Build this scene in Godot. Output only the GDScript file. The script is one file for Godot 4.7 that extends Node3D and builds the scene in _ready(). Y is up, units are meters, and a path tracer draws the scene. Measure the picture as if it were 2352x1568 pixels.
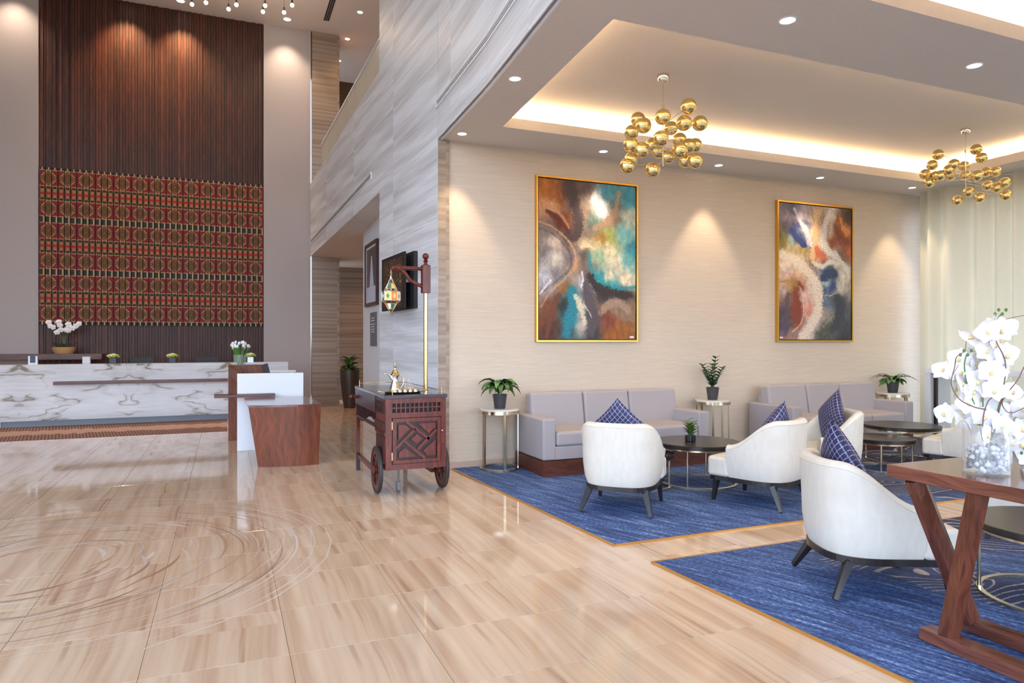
extends Node3D
# Hotel lobby: reception and marble wall on one side, carpeted lounge on the other.
# Room axes: -Z runs down the lobby towards reception, +X runs along the lounge wall. Metres.

const CEIL := 8.57        # lobby ceiling
const LC := 3.86          # lounge ceiling
const ZW := -7.72         # lounge wall
const ZS := -16.2         # reception wall
var M := {}
var T := {}
var used := {}
var rng := RandomNumberGenerator.new()

# ------------------------------------------------------------------ mesh builder
class MB:
	var v := PackedVector3Array()
	var n := PackedVector3Array()
	var u := PackedVector2Array()
	var xf := Transform3D()
	func tri(a, b, c, na, nb, nc, ua = Vector2(), ub = Vector2(), uc = Vector2()):
		# a, b, c counter-clockwise seen from outside
		var bs = xf.basis
		v.append(xf * a); v.append(xf * c); v.append(xf * b)
		n.append((bs * na).normalized()); n.append((bs * nc).normalized()); n.append((bs * nb).normalized())
		u.append(ua); u.append(uc); u.append(ub)
	func quad(a, b, c, d, ua = Vector2(0, 1), ub = Vector2(1, 1), uc = Vector2(1, 0), ud = Vector2(0, 0)):
		var nn = (b - a).cross(c - a)
		if nn.length() < 1e-12:
			nn = (c - a).cross(d - a)
		nn = nn.normalized()
		tri(a, b, c, nn, nn, nn, ua, ub, uc)
		tri(a, c, d, nn, nn, nn, ua, uc, ud)
	func quadn(a, b, c, d, na, nb, nc, nd, ua = Vector2(), ub = Vector2(), uc = Vector2(), ud = Vector2()):
		tri(a, b, c, na, nb, nc, ua, ub, uc)
		tri(a, c, d, na, nc, nd, ua, uc, ud)
	func box(lo, hi):
		var a = lo
		var b = hi
		quad(Vector3(a.x, a.y, b.z), Vector3(b.x, a.y, b.z), Vector3(b.x, b.y, b.z), Vector3(a.x, b.y, b.z))
		quad(Vector3(b.x, a.y, a.z), Vector3(a.x, a.y, a.z), Vector3(a.x, b.y, a.z), Vector3(b.x, b.y, a.z))
		quad(Vector3(b.x, a.y, b.z), Vector3(b.x, a.y, a.z), Vector3(b.x, b.y, a.z), Vector3(b.x, b.y, b.z))
		quad(Vector3(a.x, a.y, a.z), Vector3(a.x, a.y, b.z), Vector3(a.x, b.y, b.z), Vector3(a.x, b.y, a.z))
		quad(Vector3(a.x, b.y, b.z), Vector3(b.x, b.y, b.z), Vector3(b.x, b.y, a.z), Vector3(a.x, b.y, a.z))
		quad(Vector3(a.x, a.y, a.z), Vector3(b.x, a.y, a.z), Vector3(b.x, a.y, b.z), Vector3(a.x, a.y, b.z))
	func hexa(p):
		# p: 8 corners, 0-3 bottom counter-clockwise from above, 4-7 the same on top
		quad(p[3], p[2], p[1], p[0]); quad(p[4], p[5], p[6], p[7])
		for i in 4:
			var j = (i + 1) % 4
			quad(p[i], p[j], p[j + 4], p[i + 4])
	func rbox(lo, hi, r, s = 1, bulge = Vector3()):
		# box with rounded edges; bulge swells the middle of each pair of faces
		var c = (lo + hi) * 0.5
		var h = (hi - lo) * 0.5
		r = minf(r, minf(h.x, minf(h.y, h.z)) * 0.98)
		var hi2 = h - Vector3(r, r, r)
		for ax in 3:
			for sg in [-1.0, 1.0]:
				var a1 = (ax + 1) % 3
				var a2 = (ax + 2) % 3
				var g1 = _ticks(h[a1], r, s, bulge.length() > 0)
				var g2 = _ticks(h[a2], r, s, bulge.length() > 0)
				for i in g1.size() - 1:
					for j in g2.size() - 1:
						var ps = []
						var ns = []
						for k in [[0, 0], [1, 0], [1, 1], [0, 1]]:
							var p = Vector3()
							p[ax] = h[ax] * sg
							p[a1] = g1[i + k[0]]
							p[a2] = g2[j + k[1]]
							var q = p.clamp(-hi2, hi2)
							var d = (p - q).normalized()
							var o = q + d * r
							if bulge.length() > 0:
								for e in 3:
									var e1 = (e + 1) % 3
									var e2 = (e + 2) % 3
									var w = (1.0 - pow(absf(o[e1] / h[e1]), 2.0)) * (1.0 - pow(absf(o[e2] / h[e2]), 2.0))
									o[e] += bulge[e] * maxf(w, 0.0) * (o[e] / h[e])
							ps.append(c + o)
							ns.append(d)
						if sg > 0:
							quadn(ps[0], ps[1], ps[2], ps[3], ns[0], ns[1], ns[2], ns[3])
						else:
							quadn(ps[3], ps[2], ps[1], ps[0], ns[3], ns[2], ns[1], ns[0])
	func _ticks(h, r, s, fine):
		var o = []
		for i in s + 1:
			o.append(-h + r * i / s)
		if fine:
			for i in range(1, 6):
				o.append(-h + r + (2 * h - 2 * r) * i / 6.0)
		for i in s + 1:
			o.append(h - r + r * i / s)
		return o
	func lathe(prof, sides = 24, at = Vector3(), a0 = 0.0, a1 = TAU, flat_caps = true):
		# prof: Vector2(radius, y) from bottom to top along the outside
		var m = prof.size()
		for i in m - 1:
			var p = prof[i]
			var q = prof[i + 1]
			if p.distance_to(q) < 1e-6:
				continue
			var t = (q - p).normalized()
			var tp = t
			var tn = t
			if i > 0 and prof[i - 1].distance_to(p) > 1e-6:
				var t0 = (p - prof[i - 1]).normalized()
				if t0.dot(t) > 0.8:
					tp = (t + t0).normalized()
			if i < m - 2 and prof[i + 2].distance_to(q) > 1e-6:
				var t1 = (prof[i + 2] - q).normalized()
				if t1.dot(t) > 0.8:
					tn = (t + t1).normalized()
			for k in sides:
				var b = a0 + (a1 - a0) * k / sides
				var c = a0 + (a1 - a0) * (k + 1) / sides
				var db = Vector3(cos(b), 0, -sin(b))
				var dc = Vector3(cos(c), 0, -sin(c))
				var A = at + db * p.x + Vector3(0, p.y, 0)
				var B = at + dc * p.x + Vector3(0, p.y, 0)
				var C = at + dc * q.x + Vector3(0, q.y, 0)
				var D = at + db * q.x + Vector3(0, q.y, 0)
				var n0 = db * tp.y - Vector3(0, tp.x, 0)
				var n1 = dc * tp.y - Vector3(0, tp.x, 0)
				var n2 = dc * tn.y - Vector3(0, tn.x, 0)
				var n3 = db * tn.y - Vector3(0, tn.x, 0)
				if p.x > 1e-6:
					tri(A, B, C, n0, n1, n2)
				if q.x > 1e-6:
					tri(A, C, D, n0, n2, n3)
	func sphere(at, r, sides = 20, sq = 1.0):
		var pr = []
		var k = maxi(6, sides / 2)
		for i in k + 1:
			var a = -PI / 2 + PI * i / k
			pr.append(Vector2(maxf(0.0, cos(a)) * r, sin(a) * r * sq))
		lathe(pr, sides, at)
	func tube(pts, rad, sides = 8, closed = false):
		# rad: number or array
		var m = pts.size()
		var rings = []
		var norms = []
		var up = Vector3.UP
		var prev = null
		for i in m:
			var t
			if closed:
				t = (pts[(i + 1) % m] - pts[(i + m - 1) % m]).normalized()
			elif i == 0:
				t = (pts[1] - pts[0]).normalized()
			elif i == m - 1:
				t = (pts[m - 1] - pts[m - 2]).normalized()
			else:
				t = (pts[i + 1] - pts[i - 1]).normalized()
			var x
			if prev == null:
				up = Vector3.UP if absf(t.y) < 0.9 else Vector3.RIGHT
				x = up.cross(t).normalized()
			else:
				x = (prev - t * prev.dot(t)).normalized()
			prev = x
			var y = t.cross(x)
			var r = rad[i] if rad is Array else rad
			var ring = []
			var nn = []
			for k in sides:
				var a = TAU * k / sides
				var d = x * cos(a) + y * sin(a)
				ring.append(pts[i] + d * r)
				nn.append(d)
			rings.append(ring)
			norms.append(nn)
		var segs = m if closed else m - 1
		for i in segs:
			var j = (i + 1) % m
			for k in sides:
				var l = (k + 1) % sides
				quadn(rings[i][k], rings[i][l], rings[j][l], rings[j][k], norms[i][k], norms[i][l], norms[j][l], norms[j][k])
		if not closed:
			for k in sides:
				var l = (k + 1) % sides
				var t0 = (pts[0] - pts[1]).normalized()
				var t1 = (pts[m - 1] - pts[m - 2]).normalized()
				tri(pts[0], rings[0][l], rings[0][k], t0, t0, t0)
				tri(pts[m - 1], rings[m - 1][k], rings[m - 1][l], t1, t1, t1)
	func bar(a, b, w, h, side = Vector3.UP, w2 = -1.0, h2 = -1.0):
		# rectangular bar from a to b; w along cross(side, dir), h along side
		var t = (b - a).normalized()
		var x = side.cross(t).normalized()
		var y = t.cross(x).normalized()
		if w2 < 0: w2 = w
		if h2 < 0: h2 = h
		var p = []
		for e in [[a, w, h], [b, w2, h2]]:
			for k in [[-1, -1], [1, -1], [1, 1], [-1, 1]]:
				p.append(e[0] + x * e[1] * 0.5 * k[0] + y * e[2] * 0.5 * k[1])
		hexa(p)
	func facet(a, b, r, sides):
		# straight faceted post with flat sides
		var t = (b - a).normalized()
		var x = Vector3.BACK.cross(t).normalized()
		var y = t.cross(x)
		for k in sides:
			var p = TAU * (k + 0.5) / sides
			var q = TAU * (k + 1.5) / sides
			var d = (x * cos(p) + y * sin(p)) * r
			var e = (x * cos(q) + y * sin(q)) * r
			quad(a + d, a + e, b + e, b + d)
			quad(a, a + e, a + d, a)
			quad(b, b + d, b + e, b)
	func prism(poly, y0, y1):
		# poly: Vector2(x, z), extruded in y
		if _area(poly) < 0:
			poly = poly.duplicate(); poly.reverse()
		# positive area in (x, z) is clockwise from above
		var idx = Geometry2D.triangulate_polygon(PackedVector2Array(poly))
		for i in range(0, idx.size(), 3):
			var a = poly[idx[i]]
			var b = poly[idx[i + 1]]
			var c = poly[idx[i + 2]]
			if (b - a).cross(c - a) < 0:
				var tt = b
				b = c
				c = tt
			tri(Vector3(a.x, y1, a.y), Vector3(c.x, y1, c.y), Vector3(b.x, y1, b.y), Vector3.UP, Vector3.UP, Vector3.UP, a, c, b)
			tri(Vector3(a.x, y0, a.y), Vector3(b.x, y0, b.y), Vector3(c.x, y0, c.y), Vector3.DOWN, Vector3.DOWN, Vector3.DOWN, a, b, c)
		for i in poly.size():
			var a = poly[i]
			var b = poly[(i + 1) % poly.size()]
			quad(Vector3(b.x, y0, b.y), Vector3(a.x, y0, a.y), Vector3(a.x, y1, a.y), Vector3(b.x, y1, b.y))
	func _area(p):
		var s = 0.0
		for i in p.size():
			s += p[i].cross(p[(i + 1) % p.size()])
		return s
	func mesh():
		var arr = []
		arr.resize(Mesh.ARRAY_MAX)
		arr[Mesh.ARRAY_VERTEX] = v
		arr[Mesh.ARRAY_NORMAL] = n
		arr[Mesh.ARRAY_TEX_UV] = u
		var m = ArrayMesh.new()
		m.add_surface_from_arrays(Mesh.PRIMITIVE_TRIANGLES, arr)
		return m

# ------------------------------------------------------------------ naming
func numbered(called):
	used[called] = used.get(called, -1) + 1
	return called if used[called] == 0 else "%s_%03d" % [called, used[called]]

func tag(o, label, category, group = ""):
	o.set_meta("label", label)
	o.set_meta("category", category)
	if group: o.set_meta("group", group)
	return o

func thing(called, label, category, at = Vector3(), turn = 0.0, group = ""):
	var o = Node3D.new()
	o.name = numbered(called)
	add_child(o)
	o.position = at
	o.rotation.y = turn
	return tag(o, label, category, group)

func struct(called, parent = null):
	var o = Node3D.new()
	o.name = numbered(called) if parent == null else called
	(self if parent == null else parent).add_child(o, true)
	if parent == null: o.set_meta("kind", "structure")
	return o

func part(called, mb, mat, parent):
	var o = MeshInstance3D.new()
	o.name = called
	o.mesh = mb.mesh() if mb is MB else mb
	o.material_override = mat
	parent.add_child(o, true)
	return o

func copy(o, at, turn, label, group = ""):
	var c = o.duplicate()
	c.name = numbered(String(o.name).rstrip("0123456789").trim_suffix("_"))
	add_child(c)
	c.position = at
	c.rotation = Vector3(0, turn, 0)
	c.set_meta("label", label)
	if group: c.set_meta("group", group)
	return c

func V(x, y, z): return Vector3(x, y, z)
func yaw(fx, fz): return atan2(-fx, -fz)

# ------------------------------------------------------------------ textures
func noise(sd, freq, oct = 3, type = FastNoiseLite.TYPE_SIMPLEX_SMOOTH):
	var f = FastNoiseLite.new()
	f.seed = sd
	f.frequency = freq
	f.noise_type = type
	f.fractal_type = FastNoiseLite.FRACTAL_FBM if oct > 1 else FastNoiseLite.FRACTAL_NONE
	f.fractal_octaves = oct
	return f

func tex(w, h, fn):
	var im = Image.create(w, h, false, Image.FORMAT_RGB8)
	for y in h:
		for x in w:
			im.set_pixel(x, y, fn.call(x, y))
	return ImageTexture.create_from_image(im)

func ramp(cols, t):
	t = clampf(t, 0.0, 1.0) * (cols.size() - 1)
	var i = mini(int(t), cols.size() - 2)
	return cols[i].lerp(cols[i + 1], t - i)

func C(r, g, b): return Color(r / 255.0, g / 255.0, b / 255.0)

func mat(col, rough = 0.6, metal = 0.0, t = null, scale = 0.0, world = false):
	var m = StandardMaterial3D.new()
	m.albedo_color = col
	m.roughness = rough
	m.metallic = metal
	if t != null:
		m.albedo_texture = t
		if scale is Vector3 or scale > 0.0:
			m.uv1_triplanar = true
			m.uv1_world_triplanar = world
			m.uv1_scale = scale if scale is Vector3 else Vector3(scale, scale, scale)
			m.uv1_triplanar_sharpness = 8.0
	return m

func glow(col, energy):
	var m = StandardMaterial3D.new()
	m.albedo_color = Color(0.9, 0.9, 0.9)
	m.emission_enabled = true
	m.emission = col
	m.emission_energy_multiplier = energy
	return m

func make_textures():
	var n1 = noise(1, 1.0, 4)
	var n2 = noise(2, 1.0, 2)
	var n3 = noise(3, 1.0, 3)
	# horizontally veined stone of the tall wall, 2.4 m a side
	var stone = [C(190, 188, 185), C(208, 208, 206), C(220, 222, 222), C(236, 239, 240), C(212, 211, 207)]
	T.wall_stone = tex(512, 768, func(x, y):
		var wob = n2.get_noise_2d(x * 0.003, y * 0.002) * 4.0
		var a = n1.get_noise_2d(x * 0.0011 + 9.0, (y + wob) * 0.013) * 0.66 + 0.52
		var b = n3.get_noise_2d(x * 0.0022, (y + wob) * 0.09) * 0.2
		return ramp(stone, a + b))
	# the same stone in its warm tone, columns and corridor; painted warm light at the wall end
	var warm = [C(128, 108, 91), C(143, 125, 108), C(156, 140, 123), C(171, 155, 139), C(138, 119, 102)]
	T.warm_stone = tex(256, 1024, func(x, y):
		var wob = n2.get_noise_2d(x * 0.004, y * 0.002) * 5.0
		var a = n1.get_noise_2d(x * 0.0015 + 40.0, (y + wob) * 0.024) * 0.6 + 0.5
		return ramp(warm, a + n3.get_noise_2d(x * 0.003, (y + wob) * 0.11) * 0.2))
	# floor stone, veins run along v; several slabs side by side
	var fl = [C(172, 138, 110), C(190, 159, 130), C(203, 175, 146), C(212, 187, 159), C(219, 197, 171)]
	T.floor_stone = tex(1024, 1024, func(x, y):
		var slab = int(x / 256)
		var sx = (x % 256)
		var wob = n2.get_noise_2d(sx * 0.002 + slab * 50.0, y * 0.0024) * 9.0
		var a = n1.get_noise_2d((sx + wob) * 0.014 + slab * 31.0, y * 0.0007 + slab * 17.0)
		var b = n3.get_noise_2d((sx + wob) * 0.06 + slab * 11.0, y * 0.0012)
		var c = n1.get_noise_2d((sx + wob * 0.8) * 0.03 + 70.0 + slab * 13.0, y * 0.0008)
		var t = 0.62 + a * 0.5 + b * 0.2
		if c > 0.3: t -= (c - 0.3) * 1.3
		return ramp(fl, t))
	# wood grain along v, neutral so that albedo_color gives the hue
	T.wood = tex(256, 1024, func(x, y):
		var wob = n2.get_noise_2d(x * 0.004, y * 0.0018) * 12.0
		var a = n1.get_noise_2d((x + wob) * 0.04, y * 0.0012) * 0.55
		var b = n3.get_noise_2d((x + wob) * 0.2, y * 0.005) * 0.35
		var g = clampf(0.76 + a * 0.36 + b * 0.36, 0.3, 1.0)
		return Color(g, g * (0.93 + 0.07 * g), g * (0.88 + 0.12 * g)))
	# same along u
	T.wood_u = tex(1024, 256, func(x, y):
		var wob = n2.get_noise_2d(y * 0.004, x * 0.0018) * 12.0
		var a = n1.get_noise_2d((y + wob) * 0.04, x * 0.0012) * 0.55
		var b = n3.get_noise_2d((y + wob) * 0.2, x * 0.005) * 0.35
		var g = clampf(0.76 + a * 0.36 + b * 0.36, 0.3, 1.0)
		return Color(g, g * (0.93 + 0.07 * g), g * (0.88 + 0.12 * g)))
	# wallpaper of fine horizontal threads
	T.paper = tex(512, 512, func(x, y):
		var q = TAU * x / 512.0
		var a = n1.get_noise_3d(cos(q) * 0.35, sin(q) * 0.35, y * 0.4) * 0.055 + n3.get_noise_3d(cos(q) * 0.7, sin(q) * 0.7, y * 1.3) * 0.045
		var g = 0.93 + a
		return Color(g, g * 0.995, g * 0.985))
	T.plaster = tex(256, 256, func(x, y):
		var g = 0.97 + n1.get_noise_2d(x * 0.1, y * 0.1) * 0.012
		return Color(g, g, g))
	# woven cloth
	T.cloth = tex(256, 256, func(x, y):
		var g = 0.93 + 0.05 * (n3.get_noise_2d(x * 0.6, y * 0.12) + n1.get_noise_2d(x * 0.12 + 50, y * 0.6))
		return Color(g, g, g))
	T.velvet = tex(256, 256, func(x, y):
		var g = 0.96 + 0.03 * n1.get_noise_2d(x * 0.03, y * 0.012)
		return Color(g, g, g))
	T.gold = tex(256, 256, func(x, y):
		var g = 0.93 + 0.16 * n1.get_noise_2d(x * 0.05, y * 0.16) + 0.1 * n3.get_noise_2d(x * 0.4, y * 0.4)
		return Color(g, g, g))
	# navy cushion with a woven grid of pale lines
	T.grid = tex(256, 256, func(x, y):
		var k = 256.0 / 12.0
		var gx = absf(fposmod(x, k) - k * 0.5)
		var gy = absf(fposmod(y, k) - k * 0.5)
		var base = C(27, 29, 66).lerp(C(44, 46, 94), 0.5 + 0.7 * n1.get_noise_2d(x * 0.09, y * 0.3))
		var line = (gx < 1.5 or gy < 1.5) and n3.get_noise_2d(x * 0.2, y * 0.2) > -0.25
		return base.lerp(C(205, 205, 225), 0.75) if line else base)
	# white marble with grey-brown veins, 4.8 m of it, mirrored like book-matched slabs
	T.white_marble = tex(1100, 260, func(x, y):
		var px = absf(fposmod(x - 560.0, 640.0) - 320.0)
		var wx = n1.get_noise_2d(px * 0.004, y * 0.009) * 90.0
		var wy = n1.get_noise_2d(px * 0.004 + 90.0, y * 0.009) * 50.0
		var q = n2.get_noise_2d((px + wx) * 0.0042 + 3.0, (y + wy) * 0.0095 + 6.0)
		var q2 = n2.get_noise_2d((px + wx) * 0.007 + 33.0, (y + wy) * 0.016)
		var keep = clampf(0.35 + 2.2 * n2.get_noise_2d(px * 0.006 + 5.0, y * 0.01 + 20.0), 0.0, 1.0)
		var vein = clampf(1.0 - absf(q) * 16.0, 0.0, 1.0) * keep
		var cloud = clampf(1.0 - absf(q) * 4.5, 0.0, 1.0) * keep * 0.35
		var fine = clampf(1.0 - absf(q2) * 30.0, 0.0, 1.0) * 0.22 * keep
		var g = 0.85 + n3.get_noise_2d(x * 0.006, y * 0.06) * 0.05
		var c = Color(g, g, g * 1.005)
		return c.lerp(C(128, 116, 100), clampf(vein * 0.75 + cloud + fine, 0.0, 0.9)))
	# carpets: blue streaks with pale contour lines over the darker part
	var cn = noise(11, 1.0, 4)
	var contour = noise(12, 1.0, 2)
	for k in 2:
		var x0 = 2.4 if k == 0 else 2.6
		var z0 = -7.72 if k == 0 else -3.93
		T["carpet%d" % k] = tex(1240, 560, func(x, y):
			var wx = x0 + x * 7.6 / 1240.0
			var wz = z0 + y * 3.4 / 560.0
			var a = wx * 0.94 - wz * 0.34
			var b = wx * 0.34 + wz * 0.94
			var s = cn.get_noise_2d(a * 30.0, b * 2.2) * 0.6 + n1.get_noise_2d(a * 90.0, b * 26.0) * 0.7 + n3.get_noise_2d(a * 7.0, b * 0.9) * 0.25
			var c = ramp([C(28, 43, 80), C(48, 75, 126), C(74, 107, 164), C(150, 174, 212)], 0.45 + s * 0.9)
			var m = contour.get_noise_2d(wx * 0.42 + 7.0, wz * 0.5 + k * 3.0) * 1.3 + (wx - (5.0 if k == 0 else 4.3)) * 0.45
			m = clampf(m * 2.0, 0.0, 1.0)
			if m > 0.0:
				c = c.lerp(C(44, 52, 82).lerp(C(28, 34, 62), 0.5 + s), m * 0.75)
				var w = contour.get_noise_2d(wx * 0.34 + 0.22 * contour.get_noise_2d(wx * 0.8, wz * 1.0), wz * 0.6 + 20.0) * 11.0
				var dline = absf(fposmod(w, 1.0) - 0.5)
				if dline < 0.09 and m > 0.3:
					c = c.lerp(C(196, 184, 176), 0.8)
			return c)
	# woven panel behind reception: 3 slats wide, rows of diamonds and bands
	T.pattern = weave()
	T.paint0 = painting(264, 384, PAINT_A, 21, RIBBON_A)
	T.paint1 = painting(264, 384, PAINT_B, 22, RIBBON_B)
	# dark calligraphic panel: worn gold strokes on near black
	T.panel = tex(256, 320, func(x, y):
		var e = minf(minf(x, 255 - x), minf(y, 319 - y))
		var c = C(30, 20, 18).lerp(C(58, 38, 28), 0.5 + 0.5 * n1.get_noise_2d(x * 0.03, y * 0.03))
		var s = absf(n2.get_noise_2d(x * 0.028, y * 0.06 + 5.0))
		if e > 22 and s < 0.09: c = c.lerp(C(168, 128, 80), 0.8)
		if e < 8: c = C(24, 16, 16)
		return c)
	T.portrait = tex(128, 224, func(x, y):
		if x < 9 or x > 118 or y < 9 or y > 214: return C(214, 214, 212)
		if y > 160: return C(196, 204, 222)
		var cx = 68.0
		var half = 6.0 + maxf(0.0, y - 45.0) * 0.17
		if y > 40 and absf(x - cx) < half: return C(206, 214, 230).lerp(C(170, 180, 204), 0.5 + n1.get_noise_2d(x * 0.1, y * 0.03))
		if x < 40: return C(92, 60, 66)
		return C(52, 40, 44).lerp(C(30, 40, 34), 0.5 + n1.get_noise_2d(x * 0.06, y * 0.06)))
	# woven border strip in front of the reception desk
	T.border = tex(512, 96, func(x, y):
		var edge = 30.0 + 8.0 * n1.get_noise_2d(x * 0.02, 3.0)
		var mid = y > edge and y < 96.0 - edge * 1.1
		var d = (int(x / 5) + int(y / 6)) % 2 == 0
		var c = C(190, 158, 142) if mid else (C(92, 62, 48) if d else C(168, 136, 118))
		return c)

func weave():
	var S = 24
	var D = 72
	var Tn = 58
	var K = 24
	var rows = [["k", 10], ["D", D], ["T", Tn], ["D", D], ["K", K], ["D", D], ["T", Tn], ["D", D], ["K", K], ["D", D], ["T", Tn], ["D", D], ["k", 14]]
	var H = 0
	for r in rows: H += r[1]
	var im = Image.create(S * 3, H, false, Image.FORMAT_RGB8)
	var red = C(150, 34, 30)
	var deep = C(118, 20, 34)
	var olive = C(88, 64, 34)
	var gold = C(206, 152, 96)
	var dark = C(38, 30, 24)
	var nn = noise(5, 1.0, 2)
	var y0 = 0
	for r in rows:
		for yy in r[1]:
			for x in S * 3:
				var c = dark
				var h = r[1]
				var sx = x % S
				if r[0] == "D":
					var dx = absf(x - S * 1.5 + 0.5)
					var dy = absf(yy - h * 0.5 + 0.5)
					var d = dx * 1.0 + dy * 0.95
					c = red.lerp(deep, 0.5 + 0.9 * nn.get_noise_2d(x * 0.25, (yy + y0) * 0.2))
					if dx > 29 and dy < 15: c = deep
					if dx > 24.5 and dx < 28.0 and dy < 12: c = gold
					if d < 39.0 and dx < 27.0:
						c = gold if d > 32.5 and (dy > 9) else olive
						if d < 28.5 and d > 23.5: c = gold.darkened(0.3)
						if d < 17.0 and d > 14.0: c = C(140, 96, 40)
						if d < 7.0: c = C(160, 60, 40)
					if dy > h * 0.5 - 4.0: c = gold.lerp(C(190, 130, 110), 0.5)
				elif r[0] == "T":
					var t = absf(yy - h * 0.5)
					var f = absf(sx - S * 0.5)
					c = C(200, 140, 92).lerp(C(190, 92, 60), 0.5 + nn.get_noise_2d(x * 0.3, yy * 0.1))
					if f > 5.0 + t * 0.12: c = C(74, 78, 44)
					if t < 5: c = C(176, 30, 26)
					if t > h * 0.5 - 10 and f < 7: c = C(24, 40, 30)
				elif r[0] == "K":
					c = C(40, 44, 32) if sx < 15 else C(196, 176, 140)
					if sx > 20: c = dark
				else:
					c = C(210, 190, 150) if absf(sx - 12) < 3 else dark
				im.set_pixel(x, y0 + yy, c.darkened(0.1))
		y0 += r[1]
	return ImageTexture.create_from_image(im)

func painting(w, h, pts, sd, ribbons):
	var wa = noise(sd, 1.0, 3)
	var wb = noise(sd + 50, 1.0, 4)
	var fine = noise(sd + 90, 1.0, 4)
	var P = PackedFloat32Array(pts)
	var k = float(h) / w
	# colour field from the control points at a third of the size, then warped and grained
	var small = tex(w / 3, h / 3, func(x, y):
		var u = float(x) / (w / 3)
		var vv = float(y) / (h / 3)
		var r = 0.0
		var g = 0.0
		var b = 0.0
		var s = 0.0
		for i in range(0, P.size(), 5):
			var dx = (u - P[i])
			var dy = (vv - P[i + 1]) * k
			var q = dx * dx + dy * dy + 0.0022
			var wt = 1.0 / (q * q)
			r += P[i + 2] * wt
			g += P[i + 3] * wt
			b += P[i + 4] * wt
			s += wt
		return Color(r / s / 255.0, g / s / 255.0, b / s / 255.0)).get_image()
	small.resize(w, h, Image.INTERPOLATE_CUBIC)
	var im = tex(w, h, func(x, y):
		var u0 = float(x) / w
		var v0 = float(y) / h
		var u = u0 + 0.045 * wa.get_noise_2d(u0 * 3.0, v0 * k * 3.0) + 0.022 * fine.get_noise_2d(u0 * 20.0, v0 * k * 14.0)
		var vv = v0 + 0.035 * wb.get_noise_2d(u0 * 3.0 + 9.0, v0 * k * 3.0) + 0.014 * fine.get_noise_2d(u0 * 20.0 + 40.0, v0 * k * 14.0)
		var c = small.get_pixel(clampi(int(u * w), 0, w - 1), clampi(int(vv * h), 0, h - 1))
		var l = 1.0 + 0.2 * fine.get_noise_2d(u0 * 14.0, v0 * k * 9.0) + 0.14 * fine.get_noise_2d(u0 * 60.0, v0 * k * 60.0)
		return Color(clampf(c.r * l, 0, 1), clampf(c.g * l, 0, 1), clampf(c.b * l, 0, 1))).get_image()
	# brush ribbons over the ground
	for r in ribbons:
		var pv = []
		for i in range(4, r.size(), 2): pv.append(V(r[i] * w, r[i + 1] * h, 0))
		var cv = smooth(smooth(pv))
		var base_r = r[3] * w
		var col = C(r[0], r[1], r[2])
		for i in cv.size():
			var q = cv[i]
			var t = float(i) / cv.size()
			var rad = base_r * (0.55 + 0.6 * sin(PI * (0.12 + 0.76 * t)) + 0.5 * wa.get_noise_2d(q.x * 0.05, q.y * 0.05))
			rad = maxf(rad, 0.8)
			for y in range(maxi(0, int(q.y - rad)), mini(h, int(q.y + rad) + 2)):
				for x in range(maxi(0, int(q.x - rad)), mini(w, int(q.x + rad) + 2)):
					var dd = Vector2(x - q.x, y - q.y).length() / rad
					dd += 0.5 * fine.get_noise_2d(x * 0.12, y * 0.12)
					if dd < 1.0:
						var sh = 1.0 + 0.25 * fine.get_noise_2d(x * 0.2 + 7.0, y * 0.2)
						var a = clampf((1.0 - dd) * 2.2, 0.0, 1.0) * 0.22
						im.set_pixel(x, y, im.get_pixel(x, y).lerp(Color(minf(1, col.r * sh), minf(1, col.g * sh), minf(1, col.b * sh)), a))
	return ImageTexture.create_from_image(im)

const PAINT_A := [.08, .08, 165, 95, 35, .2, .1, 150, 85, 35, .3, .06, 60, 50, 50, .1, .16, 200, 150, 110, .22, .25, 150, 75, 35, .2, .27, 70, 30, 25, .32, .33, 60, 45, 50, .35, .15, 120, 100, 90, .42, .2, 150, 130, 115, .5, .05, 90, 75, 75, .6, .1, 235, 235, 235, .65, .18, 240, 240, 238, .7, .05, 60, 140, 160, .78, .13, 90, 110, 110, .9, .06, 50, 140, 160, .55, .24, 100, 130, 120, .75, .22, 140, 120, 100, .9, .2, 200, 205, 180, .48, .3, 130, 115, 105, .6, .35, 160, 120, 50, .72, .33, 150, 160, 80, .85, .3, 120, 185, 185, .95, .4, 50, 140, 160, .7, .42, 235, 220, 180, .8, .5, 235, 220, 185, .9, .48, 110, 180, 180, .6, .45, 150, 190, 160, .55, .4, 225, 205, 165, .45, .4, 215, 190, 155, .1, .32, 120, 110, 105, .15, .4, 210, 190, 170, .05, .45, 130, 120, 120, .15, .5, 205, 200, 185, .3, .48, 120, 110, 115, .36, .52, 180, 140, 105, .45, .46, 80, 75, 72, .45, .55, 110, 100, 100, .2, .6, 130, 125, 130, .07, .62, 190, 190, 200, .1, .68, 150, 140, 145, .25, .67, 150, 95, 45, .12, .78, 120, 65, 40, .05, .88, 110, 60, 35, .1, .95, 70, 35, 25, .42, .62, 190, 190, 195, .48, .68, 110, 105, 115, .33, .72, 30, 120, 140, .25, .8, 25, 40, 45, .3, .85, 20, 130, 150, .4, .78, 210, 205, 180, .42, .9, 190, 180, 170, .32, .95, 60, 90, 95, .52, .85, 75, 70, 80, .55, .95, 55, 50, 55, .62, .62, 30, 150, 165, .75, .66, 60, 160, 170, .7, .6, 235, 220, 185, .9, .6, 240, 225, 190, .65, .7, 50, 40, 42, .85, .72, 60, 48, 48, .75, .78, 150, 125, 105, .9, .82, 140, 115, 95, .7, .85, 130, 60, 40, .85, .92, 150, 90, 35, .75, .97, 155, 90, 30]
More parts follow.
